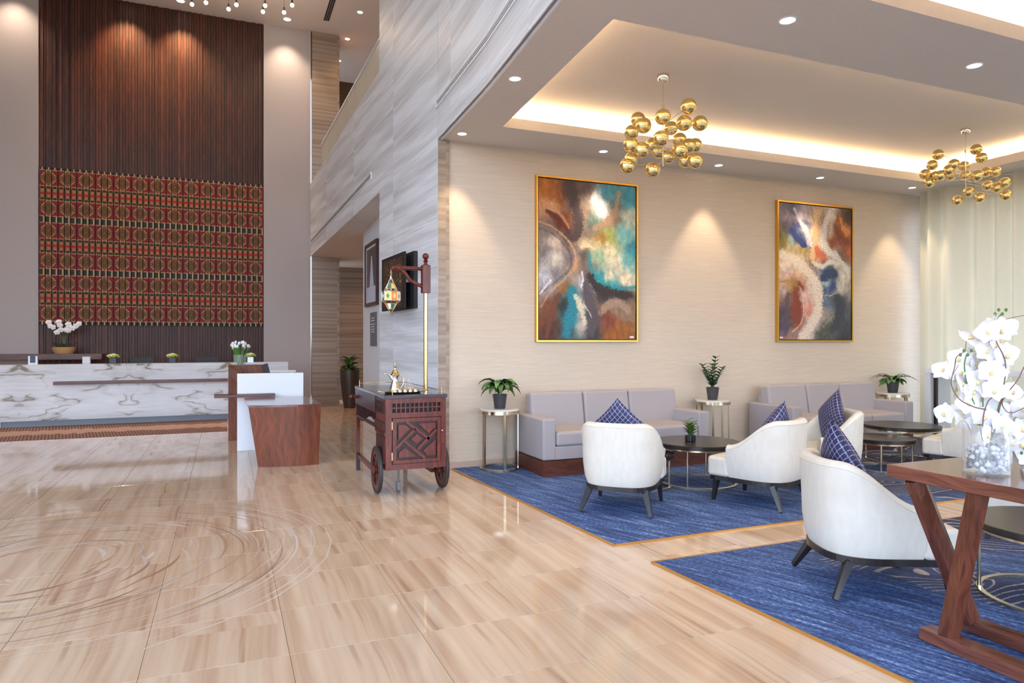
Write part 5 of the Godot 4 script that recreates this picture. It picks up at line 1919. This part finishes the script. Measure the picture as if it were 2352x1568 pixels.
func build_lounge_furniture():
	make_sofa("grey fabric sofa behind the armchair seen from its back", V(4.335, 0.012, -7.205))
	make_sofa("grey fabric sofa below the blue, white and rust painting", V(7.915, 0.012, -7.205))
	make_side_table("round white side table between the coffee cart and a grey sofa", V(2.95, 0, -7.44))
	make_side_table("round white side table between the two grey sofas", V(6.04, 0, -7.46))
	make_side_table("round white side table between a grey sofa and the curtain", V(9.42, 0, -7.43))
	var c1 = make_chair("cream tub armchair seen from behind, in front of the first grey sofa", V(3.305, 0, -5.316), yaw(0.69, -0.72))
	var c2 = make_chair("cream tub armchair side-on beside the coffee table with the small plant", V(4.62, 0, -5.0), yaw(-0.34, -0.94))
	var c3 = make_chair("large cream tub armchair beside the walnut console", V(3.66, 0, -3.06), yaw(0.91, 0.41))
	var c5 = make_chair("cream tub armchair whose back rises behind two navy cushions", V(5.68, 0, -5.3), yaw(-0.93, -0.37))
	var c4 = make_chair("cream tub armchair partly hidden behind the white orchids", V(7.6, 0, -5.05), yaw(-0.34, -0.94))
	var c6 = make_chair("cream tub armchair glimpsed under the edge of the console top", V(5.72, 0, -3.25), yaw(-0.92, 0.39))
	cushion(c1, "navy grid cushion on its corner in the armchair seen from behind", 0.0)
	cushion(c2, "navy grid cushion low behind the side-on armchair back", -0.03, -0.4, -0.03, 0.1)
	cushion(c3, "navy grid cushion in the armchair beside the console", 0.02, -0.3, -0.05, -0.1)
	cushion(c5, "navy grid cushion standing highest, its corner against a grey sofa", 0.0, -0.2, 0.06, 0.12)
	cushion(c4, "navy grid cushion in the armchair hidden by the orchids", -0.02, -0.3, 0.0, 0.1)
	cushion(c6, "navy grid cushion glimpsed through the orchids", 0.0)
	make_coffee_table("round black coffee table carrying a small green plant", V(4.6, 0, -5.93), 0.44, 0.45, "round black coffee tables")
	make_coffee_table("small low black table tucked beside the coffee table with the plant", V(3.98, 0, -5.98), 0.3, 0.36, "round black coffee tables")
	make_coffee_table("round black coffee table in front of the far grey sofa", V(7.82, 0, -6.05), 0.44, 0.46, "round black coffee tables")
	make_coffee_table("lower black table overlapping the coffee table by the far sofa", V(7.1, 0, -5.75), 0.36, 0.38, "round black coffee tables")
	make_coffee_table("round black coffee table beyond the walnut console", V(4.44, 0, -2.42), 0.44, 0.45, "round black coffee tables")
	# white console by the curtain
	var w = thing("white_console", "tall white console table with dark legs in front of the curtain", "console", V(9.6, 0.012, -6.1))
	var a = MB.new()
	a.rbox(V(-0.22, 1.03, -0.78), V(0.22, 1.1, 1.1), 0.006)
	part("top", a, M.white_gloss, w)
	var b = MB.new()
	b.box(V(-0.22, 0, -0.78), V(0.22, 1.03, -0.7))
	part("end_panel", b, M.white_wall, w)
	var b2 = MB.new()
	b2.box(V(-0.22, 0, 1.02), V(0.22, 1.03, 1.1))
	part("end_panel", b2, M.white_wall, w)
	for z in [-0.66, 0.2]:
		var c = MB.new()
		c.box(V(-0.2, 0, z), V(-0.16, 1.03, z + 0.04))
		part("leg", c, M.leg, w)

# ------------------------------------------------------------------ plants
func pot(t, r, h):
	var p = MB.new()
	p.lathe([Vector2(0, 0), Vector2(r * 0.72, 0), Vector2(r * 0.76, 0.008), Vector2(r * 0.98, h - 0.012), Vector2(r, h), Vector2(r * 0.9, h), Vector2(r * 0.86, h - 0.02), Vector2(0, h - 0.02)], 28)
	part("pot", p, M.pot, t)
	var s = MB.new()
	s.lathe([Vector2(r * 0.88, h - 0.018), Vector2(0, h - 0.014)], 20)
	part("soil", s, M.soil, t)

func build_plants():
	var r = RandomNumberGenerator.new()
	r.seed = 77
	# broad drooping leaves
	var t = thing("potted_plant", "plant with broad drooping leaves in a dark pot by the coffee cart", "plant", V(2.955, 0.72, -7.44))
	pot(t, 0.085, 0.165)
	for k in 20:
		var a = k * 2.399 + 0.3
		var up = 1.25 - 0.05 * k
		var m = MB.new()
		leaf(m, V(cos(a) * 0.015, 0.16 + 0.06 * r.randf(), sin(a) * 0.015), V(cos(a), up + 1.2, sin(a)), r.randf_range(0.26, 0.34), r.randf_range(0.075, 0.1), 1.6 + 0.02 * k)
		part("leaf", m, M.leaf[0] if k % 3 else M.leaf[1], t)
	var st = MB.new()
	st.tube([V(0, 0.14, 0), V(0.005, 0.27, 0)], 0.016, 8)
	part("stem", st, M.stem, t)
	# upright stems with paired leaflets
	t = thing("potted_plant", "upright glossy plant with paired leaflets on the table between the sofas", "plant", V(6.04, 0.72, -7.46))
	pot(t, 0.085, 0.165)
	for k in 5:
		var dx = [0.03, -0.12, 0.07, -0.06, 0.02][k]
		var dz = [0.0, 0.04, 0.06, -0.06, -0.05][k]
		var hh = [0.4, 0.3, 0.26, 0.22, 0.3][k]
		var pts = []
		for i in 9:
			var s = i / 8.0
			pts.append(V(dx * (s + s * s * 0.6), 0.15 + hh * s, dz * s))
		var sm = MB.new()
		sm.tube(pts, [0.01, 0.009, 0.008, 0.007, 0.006, 0.005, 0.005, 0.004, 0.003], 7)
		part("stem", sm, M.leaf[2], t)
		for i in range(1, 9):
			for sg in [-1, 1]:
				var m = MB.new()
				leaf(m, pts[i], V(sg * 0.9, 0.75, 0.35 * sin(i + k)), 0.09, 0.05, 0.3, 0.1)
				part("leaf", m, M.leaf[2] if (i + k) % 3 else M.leaf[0], t)
	# thin arching leaves over broad ones
	t = thing("potted_plant", "plant with thin arching leaves in a dark pot beside the curtain", "plant", V(9.42, 0.72, -7.43))
	pot(t, 0.09, 0.165)
	for k in 26:
		var a = k * 2.399
		var thin = k % 2 == 0
		var m = MB.new()
		leaf(m, V(cos(a) * 0.015, 0.16, sin(a) * 0.015), V(cos(a), (1.5 if thin else 0.85) - 0.02 * k, sin(a)), r.randf_range(0.34, 0.42) if thin else r.randf_range(0.18, 0.24), 0.032 if thin else 0.095, 1.3 if thin else 1.1)
		part("leaf", m, M.leaf[0] if thin else M.leaf[1], t)
	# small plant on the coffee table
	t = thing("potted_plant", "small leafy plant in a glossy black bowl on the coffee table", "plant", V(4.52, 0.45, -5.94))
	var b = MB.new()
	b.lathe([Vector2(0, 0), Vector2(0.05, 0), Vector2(0.056, 0.006), Vector2(0.056, 0.062), Vector2(0.048, 0.062), Vector2(0.046, 0.045), Vector2(0, 0.045)], 24)
	part("bowl", b, M.black, t)
	for k in 30:
		var a = k * 2.399
		var s = MB.new()
		var h0 = 0.05 + 0.004 * k
		leaf(s, V(cos(a) * 0.015, h0, sin(a) * 0.015), V(cos(a), 1.4, sin(a)), 0.09, 0.03, 0.7)
		part("leaf", s, M.leaf[1] if k % 2 else M.leaf_green, t)
	var s3 = MB.new()
	s3.tube([V(0, 0.045, 0), V(-0.008, 0.14, 0), V(-0.02, 0.24, 0)], [0.004, 0.003, 0.002], 6)
	part("stem", s3, M.leaf_green, t)
	for k in 8:
		var s = MB.new()
		leaf(s, V(-0.009 - 0.0015 * k, 0.12 + 0.014 * k, 0), V(1 if k % 2 else -1, 0.8, 0.2), 0.075, 0.012, 0.5)
		part("leaf", s, M.leaf[0], t)
	# tall planter at the corridor
	t = thing("tall_planter", "leafy plant in a tall tapered dark planter beside the stone column", "plant", V(2.6, 0, -15.75))
	var pl = MB.new()
	pl.lathe([Vector2(0, 0), Vector2(0.13, 0), Vector2(0.17, 0.25), Vector2(0.21, 0.6), Vector2(0.215, 0.86), Vector2(0.19, 0.86), Vector2(0.18, 0.82), Vector2(0, 0.82)], 28)
	part("planter", pl, mat(C(66, 54, 46), 0.35), t)
	for k in 44:
		var a = k * 2.399
		var m = MB.new()
		var lv = 0.84 + 0.28 * r.randf()
		leaf(m, V(cos(a) * 0.1 * r.randf(), lv, sin(a) * 0.1 * r.randf()), V(cos(a), r.randf_range(0.1, 1.4), sin(a)), r.randf_range(0.16, 0.24), 0.085, 0.7)
		part("leaf", m, M.leaf_green if k % 2 else M.leaf[0], t)
	for k in 4:
		var s = MB.new()
		s.tube([V(0.04 * cos(k * 1.6), 0.8, 0.04 * sin(k * 1.6)), V(0.07 * cos(k * 1.6), 1.15, 0.07 * sin(k * 1.6))], 0.01, 6)
		part("stem", s, M.stem, t)

# ------------------------------------------------------------------ pictures on the walls
func build_art():
	var specs = [["painting", "large abstract painting of brown, white and turquoise in a gold frame", 3.531, 5.0, 1.495, 3.555, 0], ["painting", "abstract painting of blue, white and rust in a gold frame", 7.37, 8.865, 1.495, 3.55, 1]]
	for s in specs:
		var w = s[3] - s[2]
		var h = s[5] - s[4]
		var t = thing(s[0], s[1], "painting", V((s[2] + s[3]) * 0.5, (s[4] + s[5]) * 0.5, ZW))
		var f = MB.new()
		var b = 0.022
		f.box(V(-w / 2, -h / 2, 0.001), V(-w / 2 + b, h / 2, 0.055))
		f.box(V(w / 2 - b, -h / 2, 0.001), V(w / 2, h / 2, 0.055))
		f.box(V(-w / 2 + b, h / 2 - b, 0.001), V(w / 2 - b, h / 2, 0.055))
		f.box(V(-w / 2 + b, -h / 2, 0.001), V(w / 2 - b, -h / 2 + b, 0.055))
		part("frame", f, M.frame_gold, t)
		var k = MB.new()
		k.box(V(-w / 2 + b, -h / 2 + b, 0.001), V(w / 2 - b, h / 2 - b, 0.026))
		part("backing", k, M.dark, t)
		var c = MB.new()
		var e = b + 0.012
		c.box(V(-w / 2 + e, -h / 2 + e, 0.026), V(w / 2 - e, h / 2 - e, 0.042))
		for q in c.u.size():
			c.u[q] = Vector2((c.v[q].x + w / 2 - e) / (w - 2 * e), 1.0 - (c.v[q].y + h / 2 - e) / (h - 2 * e))
		part("canvas", c, M.paint[s[6]], t)
		var g = MB.new()
		var gx = w / 2 - 0.12 if s[6] == 0 else -w / 2 + 0.05
		g.box(V(gx, -h / 2 + 0.05, 0.042), V(gx + 0.06, -h / 2 + 0.075, 0.044))
		part("label_tag", g, M.marble_top, t)
	# dark carved panel standing off the marble pier
	var ang = atan2(-0.0588, 1.0)
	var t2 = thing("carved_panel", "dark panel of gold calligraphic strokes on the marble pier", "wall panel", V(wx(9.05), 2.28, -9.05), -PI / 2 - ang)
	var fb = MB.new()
	fb.box(V(-0.52, -0.36, 0.0), V(0.62, 0.36, 0.05))  # dark overhang beyond the face stands in for its cast shadow
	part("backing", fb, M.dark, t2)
	var fp = MB.new()
	fp.box(V(-0.52, -0.36, 0.12), V(0.52, 0.36, 0.15))
	for q in fp.u.size():
		fp.u[q] = Vector2((fp.v[q].x + 0.52) / 1.04, 1.0 - (fp.v[q].y + 0.36) / 0.72)
	part("face", fp, M.panel, t2)
	for x in [-0.4, 0.4]:
		var st = MB.new()
		st.box(V(x - 0.02, -0.02, 0.05), V(x + 0.02, 0.02, 0.12))
		part("standoff", st, M.steel, t2)
	# framed portrait and small notice on the white partition
	var t3 = thing("framed_portrait", "framed portrait photograph of a person in white on the corridor partition", "picture", V(2.45, 2.71, -12.36), -PI / 2)
	var f3 = MB.new()
	for e in [[-0.54, -0.57, 0.54, -0.51], [-0.54, 0.51, 0.54, 0.57], [-0.54, -0.51, -0.48, 0.51], [0.48, -0.51, 0.54, 0.51]]:
		f3.box(V(e[0], e[1], 0.001), V(e[2], e[3], 0.05))
	part("frame", f3, M.frame_dark, t3)
	var p3 = MB.new()
	p3.box(V(-0.48, -0.51, 0.001), V(0.48, 0.51, 0.03))
	for q in p3.u.size():
		p3.u[q] = Vector2((p3.v[q].x + 0.48) / 0.96, 1.0 - (p3.v[q].y + 0.51) / 1.02)
	part("print", p3, M.portrait, t3)
	var t4 = thing("notice_plate", "narrow dark notice plate with pale lines below the portrait", "sign", V(2.45, 1.72, -12.24), -PI / 2)
	var n4 = MB.new()
	n4.rbox(V(-0.25, -0.3, 0.001), V(0.25, 0.3, 0.025), 0.004)
	part("plate", n4, M.notice, t4)
	for k in 6:
		var l4 = MB.new()
		var ww = [0.12, 0.16, 0.18, 0.14, 0.17, 0.15][k]
		l4.box(V(-ww, 0.19 - k * 0.045 - (0.02 if k > 1 else 0.0), 0.025), V(ww, 0.205 - k * 0.045 - (0.02 if k > 1 else 0.0), 0.0265))
		part("text_line", l4, M.notice_text, t4)

# ------------------------------------------------------------------ chandeliers
const BALLS := [[1055, 545, 105], [712, 688, 105], [995, 772, 103], [1205, 775, 103], [380, 720, 95], [455, 805, 103], [295, 890, 95], [685, 975, 105], [935, 990, 90], [1055, 1070, 95], [1140, 1065, 92], [935, 1130, 103], [285, 1065, 103], [430, 1130, 103], [570, 1060, 92], [775, 1220, 90], [285, 1260, 92], [235, 1345, 103], [575, 1395, 100], [1005, 1275, 90], [1135, 1275, 103], [820, 840, 88], [640, 1150, 88]]

func build_chandeliers():
	var bm = MB.new()
	bm.sphere(V(0, 0, 0), 0.0735, 24)
	var ball = bm.mesh()
	var at = V(3.987, 3.5, -5.67)
	var t = thing("chandelier", "gold ball chandelier hanging in front of the turquoise painting", "chandelier", at, 0.0, "gold ball chandeliers")
	var e = MB.new()
	e.lathe([Vector2(0, 0.565), Vector2(0.045, 0.565), Vector2(0.06, 0.59), Vector2(0.06, 0.63), Vector2(0, 0.63)], 24)
	part("canopy", e, M.chrome, t)
	var w = MB.new()
	w.tube([V(0, 0.57, 0), V(0, 0.33, 0)], 0.003, 6)
	part("cable", w, M.chrome, t)
	var sp = MB.new()
	sp.tube([V(0, 0.33, 0), V(0, -0.27, 0)], 0.006, 8)
	sp.lathe([Vector2(0, 0.3), Vector2(0.016, 0.305), Vector2(0.016, 0.34), Vector2(0, 0.345)], 14)
	part("spindle", sp, M.chrome, t)
	var k = 0
	var rgt = V(cos(deg_to_rad(22.6868)), 0, sin(deg_to_rad(22.6868)))
	var fwd = V(sin(deg_to_rad(22.6868)), 0, -cos(deg_to_rad(22.6868)))
	var dep = at.dot(fwd)
	for b in BALLS:
		# direction of the ball in the photograph; its distance from its size, all balls being alike
		var lat = (b[0] - 712) / 5.808 / 1574.5 * dep
		var lim = sqrt(maxf(0.01, 0.2 - lat * lat))
		var off = clampf((98.0 / b[2] - 1.0) * dep, -lim, lim)
		var d0 = fwd + rgt * ((1400.0 + b[0] / 5.808 - 1176.0) / 1574.5) + V(0, -(150.0 + b[1] / 5.808 - 784.0) / 1574.5, 0)
		var p = V(0, 1.5, 0) + d0 * (dep + off) - at
		var o = part("ball", ball, M.gold, t)
		o.position = p
		o.rotation = V(k * 1.3, k * 2.1, 0)
		var r = MB.new()
		var root = V(0, clampf(p.y * 0.7, -0.25, 0.25), 0)
		var d = (root - p).normalized()
		r.tube([p + d * 0.07, root], 0.003, 6)
		part("rod", r, M.chrome, t)
		k += 1
	var c = copy(t, V(8.464, 3.577, -5.67), 2.2, "gold ball chandelier hanging in front of the curtain", "gold ball chandeliers")
	c.scale = Vector3.ONE * 0.875

# ------------------------------------------------------------------ console with orchids
func build_console():
	var t = thing("console_table", "walnut console table on crossed trestle legs beside the cream armchair", "console", V(3.5, 0, -1.62))
	var x0 = -0.29
	var x1 = 0.36
	var zb = -0.95
	var a = MB.new()
	a.rbox(V(x0, 0.79, zb), V(x1, 0.855, 1.0), 0.006)
	along(a, 1.4)
	part("top", a, M.walnut_v, t)
	var legs = [[V(-0.22, 0.79, -0.84), V(0.03, 0.072, -0.72)], [V(-0.23, 0.79, -0.51), V(-0.25, 0.072, -0.64)], [V(-0.22, 0.79, 0.84), V(0.03, 0.072, 0.72)], [V(-0.23, 0.79, 0.51), V(-0.25, 0.072, 0.64)]]
	for e in legs:
		var l = MB.new()
		l.facet(e[0], e[1], 0.052, 6)
		part("leg", l, M.walnut, t)
	for x in [-0.25, 0.06]:
		var f = MB.new()
		f.rbox(V(x - 0.05, 0.012, -0.76), V(x + 0.05, 0.072, 0.76), 0.005)
		along(f, 1.4)
		part("floor_rail", f, M.walnut_v, t)
	# glass cylinder half full of pebbles
	var v = thing("glass_vase", "clear glass cylinder half full of grey and white pebbles on the console", "vase", V(3.44, 0.855, -2.2))
	var g = MB.new()
	g.lathe([Vector2(0, 0), Vector2(0.1, 0), Vector2(0.101, 0.006), Vector2(0.101, 0.24), Vector2(0.097, 0.24), Vector2(0.097, 0.01), Vector2(0, 0.01)], 40)
	part("glass", g, M.glass, v)
	var r = RandomNumberGenerator.new()
	r.seed = 12
	for k in 170:
		var q = r.randf() * TAU
		var rr = 0.083 * (0.55 + 0.45 * r.randf())
		var y = 0.02 + 0.115 * r.randf()
		var m = MB.new()
		var sc = r.randf_range(0.009, 0.016)
		m.sphere(V(0, 0, 0), sc, 7, 0.7)
		var o = part("pebble", m, M.pebble[[0, 1, 2, 0][k % 4]], v)
		o.position = V(cos(q) * rr, y, sin(q) * rr)
		o.rotation = V(r.randf() * 3, r.randf() * 3, r.randf() * 3)
	# orchid sprays: pixel-free layout, offsets across (u) and up (y) from the vase
	var rgt = V(cos(deg_to_rad(22.6868)), 0, sin(deg_to_rad(22.6868)))
	var fwd = V(sin(deg_to_rad(22.6868)), 0, -cos(deg_to_rad(22.6868)))
	var sprays = [
		["tall spray of white orchids rising above the vase", [[-0.01, 0.16], [-0.02, 0.4], [0.0, 0.58], [0.02, 0.7], [0.07, 0.78]], [[0.01, 0.70], [0.09, 0.71], [-0.05, 0.69], [0.10, 0.65], [0.03, 0.63], [-0.01, 0.6], [0.06, 0.58], [0.12, 0.56], [-0.02, 0.54], [0.04, 0.53], [0.1, 0.52]]],
		["spray of white orchids leaning to the dark twig side of the vase", [[-0.02, 0.16], [-0.05, 0.3], [-0.09, 0.42], [-0.11, 0.52], [-0.1, 0.58]], [[-0.1, 0.56], [-0.03, 0.5], [-0.1, 0.49], [-0.06, 0.45], [-0.12, 0.44], [0.0, 0.46], [0.06, 0.47], [-0.07, 0.4], [-0.02, 0.41], [-0.09, 0.34], [0.0, 0.36], [-0.03, 0.28], [-0.08, 0.26], [-0.06, 0.2]]],
		["spray of white orchids arching down towards the console top", [[0.02, 0.16], [0.07, 0.36], [0.14, 0.38], [0.2, 0.27], [0.2, 0.1]], [[0.06, 0.38], [0.12, 0.4], [0.05, 0.3], [0.16, 0.32], [0.2, 0.3], [0.1, 0.25], [0.15, 0.22], [0.21, 0.22], [0.07, 0.2], [0.12, 0.15], [0.18, 0.14], [0.15, 0.08], [0.21, 0.08], [0.04, 0.24], [0.24, 0.17], [0.25, 0.34]]],
	]
	var base = V(3.44, 0.855, -2.2)
	for s in sprays:
		var o = thing("orchid_spray", s[0], "flowers", base, 0.0, "white orchid sprays in the glass vase")
		var pts = []
		for p in s[1]: pts.append(rgt * p[0] + V(0, p[1], 0))
		var st = MB.new()
		st.tube(smooth(pts), 0.0035, 6)
		part("stem", st, M.stem, o)
		for p in s[2]:
			var dz = r.randf_range(-0.09, 0.07)
			var at = rgt * p[0] + V(0, p[1], 0) + fwd * dz
			orchid(o, at, -fwd + rgt * r.randf_range(-0.9, 0.9) + V(0, r.randf_range(-0.3, 0.5), 0), r.randf_range(0.054, 0.064))
			orchid(o, at + rgt * r.randf_range(-0.05, 0.05) + V(0, r.randf_range(-0.05, 0.03), 0) + fwd * 0.07, -fwd * 0.4 + rgt * r.randf_range(-1, 1) + V(0, r.randf_range(-0.5, 0.6), 0), 0.058)
		for k in 4:
			var bm = MB.new()
			var e = pts[pts.size() - 1]
			bm.sphere(e + rgt * (0.018 * k - 0.03) + V(0, 0.02 * (k % 2), 0), 0.007, 8, 1.3)
			part("bud", bm, M.stem, o)
	# curly twigs
	var twigs = [
		["dark curly twig looping out beside the orchids", [[0.0, 0.2], [0.0, 0.3], [-0.1, 0.33], [-0.18, 0.37], [-0.2, 0.44], [-0.18, 0.52], [-0.19, 0.57], [-0.15, 0.6], [-0.12, 0.65], [-0.09, 0.66]]],
		["thin twig curling over the top orchid", [[0.0, 0.2], [0.06, 0.42], [0.05, 0.55], [-0.0, 0.64], [0.0, 0.72], [0.06, 0.75], [0.14, 0.77], [0.24, 0.765]]],
		["thin twig reaching past the orchids towards the curtain", [[0.0, 0.2], [0.05, 0.35], [0.11, 0.46], [0.14, 0.54], [0.2, 0.56], [0.24, 0.6]]],
		["thin twig bending over the pebbles of the vase", [[-0.02, 0.14], [-0.04, 0.25], [-0.03, 0.36], [0.02, 0.38], [0.05, 0.33], [0.1, 0.3], [0.2, 0.36], [0.26, 0.38]]],
	]
	for s in twigs:
		var o = thing("twig", s[0], "twig", base, 0.0, "curly twigs among the orchids")
		var pts = []
		var i = 0
		for p in s[1]:
			pts.append(rgt * p[0] + V(0, p[1], 0) + fwd * (-0.05 + 0.02 * sin(i * 1.7)))
			i += 1
		var sm = smooth(pts)
		var rad = []
		for q in sm.size(): rad.append(lerpf(0.0032, 0.0013, float(q) / sm.size()))
		var m = MB.new()
		m.tube(sm, rad, 6)
		part("branch", m, M.twig, o)
		var m2 = MB.new()
		m2.tube([sm[sm.size() / 2], sm[sm.size() / 2] + rgt * 0.03 + V(0, 0.05, 0)], 0.0014, 5)
		part("side_shoot", m2, M.twig, o)

func along(m, k):
	# wood grain running along z on every face
	for q in m.u.size():
		m.u[q] = Vector2((m.v[q].x + m.v[q].y) * k, m.v[q].z * k * 0.5)

func smooth(p):
	var o = []
	for i in p.size() - 1:
		var a = p[maxi(i - 1, 0)]
		var b = p[i]
		var c = p[i + 1]
		var d = p[mini(i + 2, p.size() - 1)]
		for k in 6:
			o.append(b.cubic_interpolate(c, a, d, k / 6.0))
	o.append(p[p.size() - 1])
	return o
